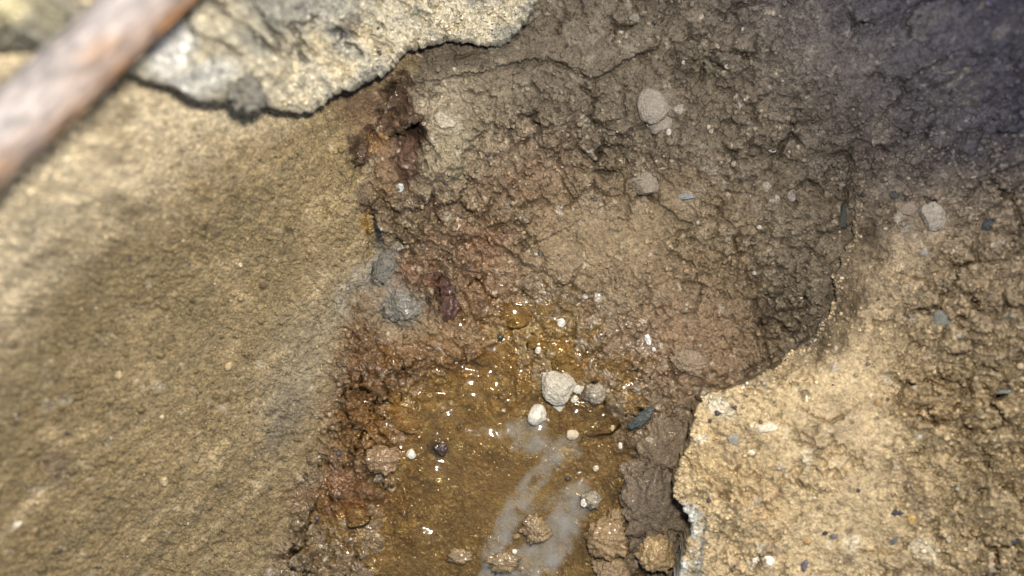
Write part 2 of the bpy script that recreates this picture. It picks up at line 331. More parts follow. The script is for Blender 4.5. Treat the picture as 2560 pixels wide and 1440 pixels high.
# floor stains
def stain(u, v, ru, rv, a, col, k, s=.5, nz=.6):
    global C; C = mixc(C, col, soft(u, v, ru, rv, a, s, nz)*k)
stain(1160,330,150,130,0,(.20,.165,.11),.6,.7); stain(1110,370,80,105,-12,(.20,.165,.105),.8,.5); stain(1105,270,60,45,20,(.30,.25,.18),.5,.8)
stain(960,300,85,130,22,(.10,.055,.03),.75,.5,.9); stain(990,230,42,66,20,MAROON,.95,.35,1.3); stain(900,385,26,48,25,MAROON,.95,.3,.8); stain(1035,320,38,30,0,MAROON,.85,.4,.8); stain(1015,400,32,60,0,(.06,.025,.015),.8,.5,.9)
stain(960,430,30,70,0,(.16,.10,.05),.6); stain(930,350,38,30,10,(.24,.14,.06),.7,.4); stain(925,560,16,30,0,(.16,.09,.02),.9,.3); stain(945,575,10,40,15,(.015,.02,.025),.9,.3)
stain(960,290,18,50,25,MAROON,.8,.4,.9); stain(905,490,14,40,10,(.05,.03,.02),.7)
stain(1110,755,44,70,5,MAROON,.95,.3,.9); stain(1095,700,35,25,0,(.08,.03,.015),.7)
stain(1160,610,130,45,0,(.165,.10,.06),.6,.7); stain(1210,700,80,120,0,(.17,.095,.05),.7,.7); stain(1010,690,60,50,0,(.17,.08,.045),.5,.8); stain(1210,800,90,60,0,(.16,.09,.045),.6,.7)
stain(1000,765,58,55,0,(.115,.11,.095),.8,.5); stain(955,670,35,60,-20,(.145,.14,.12),.75,.5)
stain(1240,1060,330,260,0,(.165,.100,.040),.9,.7); stain(1340,860,110,80,0,(.24,.15,.04),.6,.8); stain(1180,980,210,90,-15,OCHRE,.6,.8); stain(1250,1300,420,170,0,(.145,.092,.040),.8,.8)
stain(960,900,120,60,-25,RUST,.9,.6); stain(905,980,55,90,-15,(.10,.050,.018),.85,.5); stain(910,1080,90,70,0,(.17,.088,.028),.8,.6); stain(860,1210,60,60,0,(.13,.05,.018),.6,.8)
stain(1130,890,140,45,-10,(.15,.082,.034),.75,.7); stain(1100,1120,26,24,0,MAROON,.95,.25,.6); stain(870,1250,120,40,0,(.14,.065,.02),.5,.8); stain(1240,1000,34,60,20,(.14,.075,.025),.6,.5)
stain(1690,1160,120,330,0,(.13,.092,.055),.55,.8); stain(1700,860,170,110,0,(.19,.12,.07),.6,.7)
stain(1630,590,160,60,0,(.16,.118,.066),.5,.8); stain(1740,700,120,80,0,(.15,.103,.058),.4,.8)
stain(2000,720,90,190,10,(.12,.098,.068),.7,.7)
CF0 = C.copy()
# ledge soil
lg = np.zeros_like(C); lg[:] = SANDY
lg = mixc(lg, (.37,.28,.165), sstep(.0, .5, n_mid+n_big)*.6)
lg = mixc(lg, (.27,.20,.125), sstep(.1, .5, -n_mid+.6*n_big)*.6)
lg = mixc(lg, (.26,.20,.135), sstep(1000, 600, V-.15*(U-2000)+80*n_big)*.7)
lg = mixc(lg, (.135,.118,.118), sstep(650, 250, V-.1*(U-2000)+90*n_big)*.9)  # dimness and violet glare painted into the ledge colour towards its top
lg = mixc(lg, (.31,.22,.115), soft(1890,1220,80,90)*.6); lg = mixc(lg, (.32,.225,.12), soft(2340,1010,120,60)*.6); lg = mixc(lg, (.32,.23,.12), soft(1770,1150,50,120,0,.8)*.5)
for u_, v_, a_, b_, k_ in [(1800,1020,34,22,.8),(1755,1090,10,16,.7),(2310,1375,40,26,.5),(2130,1360,25,20,.5),(1905,1070,22,10,.5),(2300,1095,10,9,.8),(2020,1150,12,16,.5)]:
    lg = mixc(lg, (.50,.45,.34), soft(u_, v_, a_, b_, -30)*k_)
lg = mixc(lg, (.36,.36,.33), sstep(46, 14, SD_L+60*n_mid)*sstep(1230, 1280, V)*sstep(-.25, .1, fbm(x, y, 130, 3, .6, 137))*.9)
lg = mixc(lg, (.055,.07,.068), sstep(16, 4, np.abs(SD_L-30+70*n_mid))*sstep(1240, 1300, V)*.6)
# grains of mixed colour everywhere
def grains(C, k=1.0):
    f1, f2, gi_ = worley(wx, wy, 330, 131); m = sstep(.45, .2, f1)
    C = mixc(C, (.46,.40,.30), (m*(gi_ > .955)).astype(F)*.55*k); C = mixc(C, (.065,.052,.036), (m*(gi_ < .05)).astype(F)*.6*k)
    f1, f2, gi_ = worley(wx, wy, 120, 133); m = sstep(.32, .2, f1)
    C = mixc(C, (.40,.36,.30), (m*(gi_ > .96)).astype(F)*.5*k); C = mixc(C, (.10,.06,.04), (m*(gi_ < .05)).astype(F)*.5*k)
    C = C*(1+.42*n_fine+.22*fbm(wx, wy, 190, 3, .6, 135)+.28*n_mid)[..., None]
    return np.clip(C, .004, .85)
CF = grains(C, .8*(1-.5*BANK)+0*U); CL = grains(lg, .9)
# wetness
WET = np.zeros_like(U)
for a in [(1180,1360,470,260,0),(1250,1120,360,300,0),(1330,1300,330,260,0),(1330,830,190,150,0),(1540,900,130,140,0),(950,1000,150,170,0),(850,1300,120,190,10),(760,1400,80,90,0),(1560,1050,120,120,0),(1170,700,120,150,0)]:
    WET = np.maximum(WET, soft(*a, .35, .7)*(.55 if a[1] == 700 else 1))
WET = np.clip(WET*(.75+.6*n_mid)*(1-BANK*.75), 0, 1)*(1-LEDGE)
DAMPN = np.clip(soft(1330,650,560,450,0,.6)*(1-BANK*.8)*.45+WET*.6, 0, 1)
CF = CF*(1-.12*WET[..., None])
# pale sky reflections on the puddle, painted into water and bed colour
REFL = np.zeros_like(U)
def refl_streak(pts, wd, k, s=.6):
    global REFL
    d, _ = seg_dist(CU, CV, pts); d = up(d)+14*n_mid+8*n_big+22*fbm((x*.75+y*.66)*.25, x*.66-y*.75, 75, 3, .55, 117)
    REFL = np.maximum(REFL, k*sstep(wd*(1.25+s), wd*(.75-s), d))
refl_streak([(1270,1078),(1310,1085),(1335,1110)], 30, .9, .3); refl_streak([(1330,1080),(1370,1060)], 12, .7)
refl_streak([(1425,1105),(1385,1135),(1335,1195),(1295,1260),(1262,1330),(1232,1400),(1205,1500)], 25, .85, .3); refl_streak([(1432,1118),(1410,1130)], 22, .9, .3)
refl_streak([(1440,1235),(1425,1290),(1405,1350),(1372,1400),(1350,1440),(1330,1500)], 30, .95, .5); refl_streak([(1300,1290),(1370,1260),(1420,1230)], 22, .5)
REFL = REFL*sstep(-.6, .15, fbm(x, y, 150, 4, .65, 118)+.35*(i2-.5))
refl_streak([(1440,1250),(1400,1310),(1370,1370),(1290,1420)], 36, .9, .6); refl_streak([(1390,1150),(1360,1100)], 24, .45); refl_streak([(1350,1260),(1440,1240)], 22, .4)
CF = mixc(CF, (.075,.05,.025), POOL*sstep(.0, .4, fbm(wx, wy, 85, 4, .7, 127)+.3*(i2-.5)+.2*(i3-.5))*.8)
CF = mixc(CF, (.25,.18,.085), POOL*sstep(.05, .4, fbm(wx, wy, 60, 4, .6, 129)+.25*(i3-.5))*.7)
CF = CF*(1-.16*POOL)[..., None]
CF = mixc(CF, (.24,.20,.13), np.clip(REFL*.6, 0, 1))
HS = REFL
HF = HF*(1-HS*0) - 0.0
HF = np.where(HS > .01, HF*(1-.8*HS)+.8*HS*np.minimum(blur(HF, 8, 2), -.0042), HF)

# ------------------------------------------------------------------ mesh builders
def mesh_obj(name, verts, faces, mat, cols=None, wet=None, parent=None, smooth=True):
    me = bpy.data.meshes.new(name); verts = np.asarray(verts, F); faces = np.asarray(faces, np.int32)
    k = faces.shape[1]
    me.vertices.add(len(verts)); me.vertices.foreach_set('co', verts.ravel())
    me.loops.add(faces.size); me.loops.foreach_set('vertex_index', faces.ravel())
    me.polygons.add(len(faces)); me.polygons.foreach_set('loop_start', np.arange(0, faces.size, k, dtype=np.int32))
    me.polygons.foreach_set('loop_total', np.full(len(faces), k, np.int32))
    me.polygons.foreach_set('use_smooth', np.full(len(faces), smooth))
    me.update(calc_edges=True)
    if cols is not None:
        a = me.color_attributes.new('soil', 'FLOAT_COLOR', 'POINT')
        a.data.foreach_set('color', np.concatenate([cols, np.ones((len(cols), 1))], 1).astype(F).ravel())
    if wet is not None:
        a = me.attributes.new('wet', 'FLOAT', 'POINT'); a.data.foreach_set('value', np.asarray(wet, F).ravel())
    me.materials.append(mat)
    o = bpy.data.objects.new(name, me); sc.collection.objects.link(o)
    if parent: o.parent = parent
    return o
def tag(o, label=None, cat=None, group=None, kind=None):
    if label: o['label'] = label
    if cat: o['category'] = cat
    if group: o['group'] = group
    if kind: o['kind'] = kind
    return o
def grid_part(mask, Z, Cc, W, profile=None, sdf=None, keep=0.0, under=None, cellmask=None):
    """cells inside mask -> verts/faces; profile: list of (inward m, down m) levels hung from the rim"""
    P = np.stack(world(U, V, Z), -1).astype(F)
    cell = mask[:-1, :-1] & mask[1:, :-1] & mask[:-1, 1:] & mask[1:, 1:]
    if cellmask is not None: cell = cell & cellmask[:-1, :-1]
    vid = np.arange(NY*NX).reshape(NY, NX)
    f = np.stack([vid[:-1, :-1], vid[1:, :-1], vid[1:, 1:], vid[:-1, 1:]], -1)[cell]
    if sdf is not None:
        gy, gx = np.gradient(blur(sdf, 2, 1), S)
        g2 = gx*gx+gy*gy+1e-4
        near = np.abs(sdf) < 2.2*S
        du = np.where(near, np.clip(-sdf*gx/g2, -1.3*S, 1.3*S), 0); dv = np.where(near, np.clip(-sdf*gy/g2, -1.3*S, 1.3*S), 0)
    used = np.zeros(NY*NX, bool); used[f.ravel()] = True
    e = np.concatenate([f[:, [0, 1]], f[:, [1, 2]], f[:, [2, 3]], f[:, [3, 0]]])
    key = e[:, 0].astype(np.int64)*NX*NY+e[:, 1]; rev = e[:, 1].astype(np.int64)*NX*NY+e[:, 0]
    be = e[~np.isin(key, rev)]
    if sdf is not None:
        bv = np.unique(be.ravel()); uu = U.ravel()[bv]+du.ravel()[bv]; vv = V.ravel()[bv]+dv.ravel()[bv]
        Pf = P.reshape(-1, 3); px, py, pz = world(uu, vv, Z.ravel()[bv]); Pf[bv] = np.stack([px, py, pz], -1); P = Pf.reshape(NY, NX, 3)
    remap = -np.ones(NY*NX, np.int64); idx = np.nonzero(used)[0]; remap[idx] = np.arange(len(idx))
    verts = P.reshape(-1, 3)[idx]; cols = Cc.reshape(-1, 3)[idx]; wet = W.ravel()[idx]; faces = remap[f]
    if profile:
        m = blur(mask.astype(F), 9, 2); gy, gx = np.gradient(m)
        bv = np.unique(be.ravel()); gxx = gx.ravel()[bv]; gyy = -gy.ravel()[bv]
        n = np.hypot(gxx, gyy)+1e-6; inw = np.stack([gxx/n, gyy/n, 0*n], 1)
        base = P.reshape(-1, 3)[bv]; cc = Cc.reshape(-1, 3)[bv]; ww = W.ravel()[bv]
        loc = -np.ones(NY*NX, np.int64); loc[bv] = np.arange(len(bv))
        prev = remap; prev_ids = remap[bv]
        vs2 = [verts]; cs = [cols]; ws = [wet]; fs = [faces]; nv = len(verts)
        for j, (inn, dn) in enumerate(profile):
            jit = 0.0012*fbm(base[:, 0]+j*.37, base[:, 1]+j*.21, 260, 3, .6, 141+j)
            jit2 = 0.0016*fbm(base[:, 0], base[:, 1]+j*.0035, 140, 3, .6, 151)
            p = base + inw*(inn+jit+jit2)[:, None]; 
            drop = dn if under is None else np.minimum(dn, np.maximum(under.ravel()[bv]*dn/profile[-1][1], .0006*(j+1)))
            p[:, 2] = base[:, 2]-drop+.3*jit
            ids = nv+np.arange(len(bv)); nv += len(bv)
            a = loc[be[:, 0]]; b = loc[be[:, 1]]
            fs.append(np.stack([prev_ids[b], prev_ids[a], ids[a], ids[b]], 1)); prev_ids = ids
            vs2.append(p); cs.append(np.clip(cc*(1+.35*fbm(base[:, 0]+j*.03, base[:, 1], 300, 2, .5, 161))[:, None], .01, .8)); ws.append(ww)
        verts = np.concatenate(vs2); cols = np.concatenate(cs); wet = np.concatenate(ws); faces = np.concatenate(fs)
    return verts, faces, cols, wet

# ------------------------------------------------------------------ materials
def new_mat(name):
    m = bpy.data.materials.new(name); m.use_nodes = True; n = m.node_tree.nodes; n.clear()
    return m, n, m.node_tree.links
def soil_mat(name, fine=1.0, attr=True, color=(.3,.25,.2), wetc=0.0, spec=.35, vary=.5, scale=1.0, bumpd=.0006):
    m, n, l = new_mat(name)
    out = n.new('ShaderNodeOutputMaterial'); b = n.new('ShaderNodeBsdfPrincipled'); l.new(b.outputs[0], out.inputs[0])
    tc = n.new('ShaderNodeTexCoord'); geo = n.new('ShaderNodeNewGeometry')
    n1 = n.new('ShaderNodeTexNoise'); n1.inputs['Scale'].default_value = 900*scale; n1.inputs['Detail'].default_value = 4; n1.inputs['Roughness'].default_value = .65
    n2 = n.new('ShaderNodeTexVoronoi'); n2.inputs['Scale'].default_value = 1100*scale; n2.feature = 'F1'
    n3 = n.new('ShaderNodeTexNoise'); n3.inputs['Scale'].default_value = 260*scale; n3.inputs['Detail'].default_value = 5; n3.inputs['Roughness'].default_value = .65
    for q in (n1, n2, n3): l.new(geo.outputs['Position'] if attr else tc.outputs['Object'], q.inputs['Vector'])
    r = n.new('ShaderNodeMapRange'); r.inputs['From Min'].default_value = .3; r.inputs['From Max'].default_value = .7
    r.inputs['To Min'].default_value = 1-vary; r.inputs['To Max'].default_value = 1+vary; l.new(n1.outputs['Fac'], r.inputs['Value'])
    r2 = n.new('ShaderNodeMapRange'); r2.inputs['From Min'].default_value = .3; r2.inputs['From Max'].default_value = .7
    r2.inputs['To Min'].default_value = 1-vary*.5; r2.inputs['To Max'].default_value = 1+vary*.5; l.new(n3.outputs['Fac'], r2.inputs['Value'])
    mu = n.new('ShaderNodeMath'); mu.operation = 'MULTIPLY'; l.new(r.outputs[0], mu.inputs[0]); l.new(r2.outputs[0], mu.inputs[1])
    vm = n.new('ShaderNodeVectorMath'); vm.operation = 'SCALE'
    if attr:
        at = n.new('ShaderNodeAttribute'); at.attribute_name = 'soil'; l.new(at.outputs['Color'], vm.inputs[0])
    else: vm.inputs[0].default_value = color
    l.new(mu.outputs[0], vm.inputs['Scale']); l.new(vm.outputs[0], b.inputs['Base Color'])
    b.inputs['Specular IOR Level'].default_value = spec
    if attr:
        aw = n.new('ShaderNodeAttribute'); aw.attribute_name = 'wet'
        rr = n.new('ShaderNodeMapRange'); rr.inputs['To Min'].default_value = .72; rr.inputs['To Max'].default_value = .22; l.new(aw.outputs['Fac'], rr.inputs['Value'])
        l.new(rr.outputs[0], b.inputs['Roughness'])
        rc = n.new('ShaderNodeMapRange'); rc.inputs['From Min'].default_value = .25; rc.inputs['To Max'].default_value = .5; l.new(aw.outputs['Fac'], rc.inputs['Value'])
        l.new(rc.outputs[0], b.inputs['Coat Weight'])
    else:
        b.inputs['Roughness'].default_value = .75-.5*wetc; b.inputs['Coat Weight'].default_value = wetc
    b.inputs['Coat Roughness'].default_value = .1
    ad = n.new('ShaderNodeMath'); ad.operation = 'MULTIPLY_ADD'; ad.inputs[1].default_value = -.7; l.new(n2.outputs['Distance'], ad.inputs[0]); l.new(n1.outputs['Fac'], ad.inputs[2])
    ad2 = n.new('ShaderNodeMath'); ad2.operation = 'MULTIPLY_ADD'; ad2.inputs[1].default_value = 1.5; l.new(n3.outputs['Fac'], ad2.inputs[0]); l.new(ad.outputs[0], ad2.inputs[2])
    bp = n.new('ShaderNodeBump'); bp.inputs['Strength'].default_value = .9*fine; bp.inputs['Distance'].default_value = bumpd; l.new(ad2.outputs[0], bp.inputs['Height'])
    l.new(bp.outputs[0], b.inputs['Normal'])
    return m
M_FLOOR = soil_mat('damp_pit_soil'); M_BANK = soil_mat('scraped_clay', vary=.4); M_LEDGE = soil_mat('dry_crumbly_soil', spec=.2, vary=.45); M_SLAB = soil_mat('gritty_crust', spec=.25, vary=.5)

# ------------------------------------------------------------------ ground, bank, ledge
cover = (SD_L < 30) | (STEP < .004)                 # floor is not needed deep under the ledge
under_slab = SD_S < 60
bankmask = SEAM > -2
PF = np.stack(world(U, V, HF), -1); NF = np.cross(np.gradient(PF, axis=1), -np.gradient(PF, axis=0)); NF /= np.linalg.norm(NF, axis=2, keepdims=True)
if NF[10, 10, 2] < 0: NF = -NF
def ground_part(name, cm, mat, W):
    v_, f_, c_, w_ = grid_part((SD_L < 26) & under_slab, HF, CF, W, cellmask=cm)
    o = mesh_obj(name, v_, f_, mat, c_, w_); tag(o, kind='structure')
    Nn = bilin(NF, (720-v_[:, 1]/(K*(CAM_H-v_[:, 2]))-V0)/S, (v_[:, 0]/(K*(CAM_H-v_[:, 2]))+1280-U0)/S)
    o.data.normals_split_custom_set_from_vertices(Nn.astype(F).tolist())
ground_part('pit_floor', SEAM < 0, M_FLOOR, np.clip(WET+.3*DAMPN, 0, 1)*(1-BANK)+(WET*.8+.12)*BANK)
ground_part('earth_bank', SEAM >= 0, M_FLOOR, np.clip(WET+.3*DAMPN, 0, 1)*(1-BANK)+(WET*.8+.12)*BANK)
CLmix = CL
kL = sstep(.0005, .006, STEP)*(1-(1-sstep(0, 130, SD_L+70*n_mid))*sstep(980, 800, V))
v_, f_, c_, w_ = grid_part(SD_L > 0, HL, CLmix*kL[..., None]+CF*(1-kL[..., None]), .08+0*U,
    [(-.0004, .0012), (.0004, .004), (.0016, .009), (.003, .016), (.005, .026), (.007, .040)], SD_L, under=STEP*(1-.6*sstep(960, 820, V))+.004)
o = mesh_obj('earth_ledge', v_, f_, M_LEDGE, c_, w_); tag(o, kind='structure')

# ------------------------------------------------------------------ the trench side going on beyond the picture
per = [(0, i) for i in range(0, NX-1, 8)]+[(j, NX-1) for j in range(0, NY-1, 8)]+[(NY-1, i) for i in range(NX-1, 0, -8)]+[(j, 0) for j in range(NY-1, 0, -8)]
PP = np.array([[*world(U[j, i], V[j, i], 0)[:2], (HL if SD_L[j, i] > 0 else HF)[j, i]] for j, i in per]); ctr = np.array([0, 0])
PP[:, :2] *= (CAM_H-PP[:, 2:3])/CAM_H
pc = np.array([(CL if SD_L[j, i] > 0 else CF)[j, i] for j, i in per]); 
for _ in range(6): pc = (np.roll(pc, 1, 0)+pc+np.roll(pc, -1, 0))/3
rv, rc_, rf = [], [], []; nP = len(per); zs_ = PP[:, 2].copy(); dirs = PP[:, :2]/np.linalg.norm(PP[:, :2], axis=1, keepdims=True)
DS = [-.004, .0, .004, .009, .016, .026, .04, .06, .09, .14, .22, .35, .55, .9]
for k_, d_ in enumerate(DS):
    for _ in range(4 if k_ > 2 else 0): zs_ = (np.roll(zs_, 1)+zs_+np.roll(zs_, -1))/3
    q_ = PP[:, :2]+dirs*d_; nz_ = (.004+.02*min(d_, .3) if d_ > 0 else 0)*fbm(q_[:, 0], q_[:, 1], 60, 4, .55, 221)
    rv.append(np.concatenate([q_, (zs_+nz_-(.002 if d_ <= 0 else 0))[:, None]], 1)); rc_.append(pc*(1+.3*fbm(q_[:, 0], q_[:, 1], 90, 3, .6, 223))[:, None])
for k_ in range(len(DS)-1):
    a_i = np.arange(nP)+k_*nP; b_i = np.roll(np.arange(nP), -1)+k_*nP; rf.append(np.stack([a_i, a_i+nP, b_i+nP, b_i], 1))
o = mesh_obj('surrounding_earth', np.concatenate(rv), np.concatenate(rf)[:, ::-1], M_LEDGE, np.clip(np.concatenate(rc_), .02, .7), np.full(len(DS)*nP, .05)); tag(o, kind='structure')

# ------------------------------------------------------------------ crust slab, upper left
slab_pts = [(330,160,13.6),(430,205,12.3),(500,235,11.3),(600,250,9.9),(730,310,6.6),(830,215,6.0),(900,190,5.4),(1000,130,3.8),(1250,95,2.2),(1350,0,1.2),(900,0,6.2),(500,0,13.6),(0,0,18.6),(400,-130,16.0),(-180,-130,20.6),(1100,-130,3.4),(200,100,15.6),(0,130,17.6),(1390,-130,0.6)]
ZS = tps(slab_pts)*.01
XS, YS, _ = world(U, V, ZS)
sxw = XS+.002*fbm(XS, YS, 250, 3, .5, 171); syw = YS+.002*fbm(XS, YS, 250, 3, .5, 173)
g1, g2, gid = worley(sxw, syw, 170, 175); k1, k2, kid = worley(sxw, syw, 420, 177)
rough_s = .5+.5*sstep(100, 5, SD_S)
HSB = ZS + .006*fbm(XS, YS, 40, 5, .62, 179) + rough_s*(.0022*(1-g1)*(.3+gid)+.0011*(1-k1)*(.4+kid)) + .0034*fbm(sxw, syw, 130, 5, .68, 181)
pit = np.clip((1-np.abs(fbm(sxw, syw, 60, 3, .6, 183))*8), 0, 1)**2*sstep(.05, .3, fbm(XS, YS, 45, 2, .5, 185))
HSB -= pit*.007
CRS = np.clip(1-np.abs(fbm(sxw, syw, 34, 4, .6, 195))*14, 0, 1)**1.5*sstep(-.1, .2, fbm(XS, YS, 30, 2, .5, 197)); HSB -= CRS*.005
HSB -= .0035*np.exp(-((U-845)/26)**2-((V-82)/12)**2) + .003*np.exp(-((U-735)/6)**2-((V-165)/34)**2) + .003*np.exp(-((U-765)/6)**2-((V-222)/22)**2)
HSB -= .0012*sstep(14, 0, SD_S)
m2 = fbm(XS, YS, 70, 4, .6, 187); m3 = fbm(XS, YS, 420, 3, .6, 189); m1 = fbm(XS, YS, 22, 3, .5, 191)
CS = np.zeros(U.shape+(3,), F); CS[:] = (.42,.37,.27)
CS = mixc(CS, (.21,.20,.165), sstep(-.08, .3, m2+.6*m1)*.85)
CS = mixc(CS, (.46,.37,.22), sstep(.1, .4, -m2+.4*m3)*.6)
def blobS(u, v, ru, rv, a, s=.5): 
    a = math.radians(a); p = ((U-u)*math.cos(a)-(V-v)*math.sin(a))/ru; q = ((U-u)*math.sin(a)+(V-v)*math.cos(a))/rv
    return sstep(1+s, 1-s, np.sqrt(p*p+q*q)+.6*m2).astype(F)
CS = mixc(CS, (.52,.50,.47), blobS(430,130,46,75,-35)*.85); CS = mixc(CS, (.40,.40,.38), blobS(500,200,100,40,20)*.7)
CS = mixc(CS, (.22,.23,.22), blobS(790,20,130,40,0,.8)*.55); CS = mixc(CS, (.07,.07,.07), blobS(850,82,32,14,-20,.4)*.9); CS = mixc(CS, (.10,.08,.06), blobS(880,50,20,30,10,.5)*.6)
CS = mixc(CS, (.16,.15,.10), blobS(120,40,130,40,-40,.8)*.8); CS = mixc(CS, (.14,.15,.12), blobS(30,120,60,50,0,.8)*.8); CS = mixc(CS, (.55,.48,.28), blobS(20,20,50,40,0,.8)*.8)
CS = mixc(CS, (.06,.06,.055), (sstep(.3, .15, k1)*(kid < .10)).astype(F)*.7)
CS = CS*(1+.5*m3+.25*m2)[..., None]; CS = mixc(CS, (.10,.09,.07), pit*.7); CS = np.clip(CS, .01, .85)
v_, f_, c_, w_ = grid_part(SD_S > 0, HSB, CS, .05+0*U, [(-.0004, .0014), (-.0008, .0040), (.0002, .0080), (.002, .0115), (.006, .0135), (.022, .0150)], SD_S)
slab = mesh_obj('crust_slab', v_, f_, M_SLAB, c_, w_)
tag(slab, 'pale gritty yellow and grey crust overhanging the pit along the top left', 'slab')

# ------------------------------------------------------------------ height queries
def samp(A, u, v): return float(bilin(A, np.array([(v-V0)/S]), np.array([(u-U0)/S]))[0])
HFb = blur(HF, 3, 1); HLb = blur(HL, 3, 1); HSb = blur(HSB, 3, 1)
def ground(u, v, on='floor'):
    z = samp({'floor': HFb, 'ledge': HLb, 'slab': HSb}[on], u, v)
    return max(z, -.0026) if on == 'floor' else z

# ------------------------------------------------------------------ water
LEVEL = -0.0016
sub = blur(HF, 3, 2)
film = blur(HF, 2, 2)*(1-POOL)+blur(HF, 9, 2)*POOL + .00034 - (1-sstep(.45, .8, WET))*.004
a_, b_ = LEVEL+0*film, film
kk = .0011
ZW = .5*(a_+b_+np.sqrt((a_-b_)**2+kk*kk)) - .0003
xw, yw, _ = world(U, V, ZW)
ZW = ZW + .00010*fbm(xw, yw, 70, 3, .5, 201) + (.00016*fbm(xw, yw, 240, 2, .5, 203)*(1-POOL) + .0011*fbm(xw, yw, 46, 2, .22, 205))*(1-.4*REFL) 
# added domes, sloped to throw the lamp's glint at each spot
DOME = np.zeros_like(ZW)
ZSM = blur(np.maximum(ZW, HF), 26, 3); xw, yw, _ = world(U, V, ZSM)
for (gu, gv, sg, ln) in GLINTS:
    px, py, _ = world(gu, gv, samp(ZSM, gu, gv)); tx, ty = (.010-px)/.4, (.0225-py)/.4; tm = math.hypot(tx, ty)+1e-6; tx /= tm; ty /= tm
    sg *= .001*(2.3 if sg > .85 else 1.5); px_m = 1/(K*(CAM_H-LEVEL)); gsl = (samp(ZSM, gu+tx*.002*px_m, gv-ty*.002*px_m)-samp(ZSM, gu-tx*.002*px_m, gv+ty*.002*px_m))/.004
    hh = max(.05, tm+gsl+.001)*sg*1.65; cx_, cy_ = px-tx*sg, py-ty*sg
    ww_, _q = win([(gu, gv)], 110), 0
    qx, qy = xw[ww_]-cx_, yw[ww_]-cy_; qa = qx*tx+qy*ty; qb = -qx*ty+qy*tx
    qb = qb+.8*sg*fbm(xw[ww_], yw[ww_], 140, 1, .5, 207); qa = qa+.25*(qb*qb)/(sg*ln*3)+.35*sg*fbm(xw[ww_], yw[ww_], 160, 1, .5, 208)
    DOME[ww_] = np.maximum(DOME[ww_], hh*np.exp(-qa*qa/(2*sg*sg)-qb*qb/(2*(sg*ln)**2)))
CALM = sstep(.02, .25, blur(np.clip(DOME/.0002, 0, 1), 4, 2))
ZW = ZW*(1-CALM) + (ZSM+.0002)*CALM + DOME
wm = (U > 640) & (U < 1800) & (V > 640) & (SEAM < 60) & (SD_L < 10) & (WET > .1) & (ZW > HF-.0012)
wm = wm | ((LEVEL > HF) & (SD_L < 10) & (SEAM < 20) & (V > 800) & (U > 800))
wm = wm & (SD_L < 18) & (U < 1760)
m, n, l = new_mat('ochre_water')
out = n.new('ShaderNodeOutputMaterial'); tr = n.new('ShaderNodeBsdfTransparent'); tr.inputs[0].default_value = (.95,.87,.66,1)
gl = n.new('ShaderNodeBsdfGlossy'); gl.inputs['Roughness'].default_value = .11; gl.inputs[0].default_value = (1,1,1,1)
fr = n.new('ShaderNodeFresnel'); fr.inputs['IOR'].default_value = 1.36; mx = n.new('ShaderNodeMixShader')
df = n.new('ShaderNodeBsdfDiffuse'); at = n.new('ShaderNodeAttribute'); at.attribute_name = 'soil'; l.new(at.outputs['Color'], df.inputs[0])
aw = n.new('ShaderNodeAttribute'); aw.attribute_name = 'wet'; mt = n.new('ShaderNodeMixShader'); l.new(aw.outputs['Fac'], mt.inputs[0]); l.new(tr.outputs[0], mt.inputs[1]); l.new(df.outputs[0], mt.inputs[2])
l.new(fr.outputs[0], mx.inputs[0]); l.new(mt.outputs[0], mx.inputs[1]); l.new(gl.outputs[0], mx.inputs[2]); l.new(mx.outputs[0], out.inputs[0])
M_WATER = m
CWt = np.zeros_like(CF); CWt[:] = (.18,.12,.05); CWt = mixc(CWt, SKY_REFL, sstep(.1, .6, REFL))          # turbid ochre mud, with the pale sky reflection painted in
DEP = np.clip((LEVEL-HF)/.004, 0, 1)
TURB_REFL = np.clip(blur(REFL, 3, 2)*.46*(.7+1.0*fbm(x, y, 90, 3, .5, 119)) + .16*DEP*(1-REFL), 0, .9)  # painted sky reflection plus a little ochre murk with depth
v_, f_, c_, w_ = grid_part(wm, ZW, CWt, TURB_REFL)
o = mesh_obj('puddle_water', v_, f_, M_WATER, c_, w_); tag(o, kind='structure')

# ------------------------------------------------------------------ stones, clods, chips
def ico(sub):
    bm = bmesh.new(); bmesh.ops.create_icosphere(bm, subdivisions=sub, radius=1)
    v = np.array([q.co[:] for q in bm.verts]); f = np.array([[w_.index for w_ in q.verts] for q in bm.faces]); bm.free(); return v, f
ICO = {s: ico(s) for s in (1, 2, 3, 4, 5)}
def n3(p, f, s):                      # cheap 3-D noise from three 2-D sheets
    return (fbm(p[:, 0], p[:, 1]+.31*p[:, 2], f, 3, .55, s)+fbm(p[:, 1]+5, p[:, 2]+.27*p[:, 0], f, 3, .55, s+5)+fbm(p[:, 2]+9, p[:, 0]+.33*p[:, 1], f, 3, .55, s+9))/1.7
mats = {}
def rock_mat(col, wet, vary, bumpd=.0005):
    k = (tuple(col), wet, vary, bumpd)
    if k not in mats: mats[k] = soil_mat('stone' if vary < .45 else 'clod_earth', 1.0, False, col, wet, .4, vary, 1.0, bumpd)
    return mats[k]
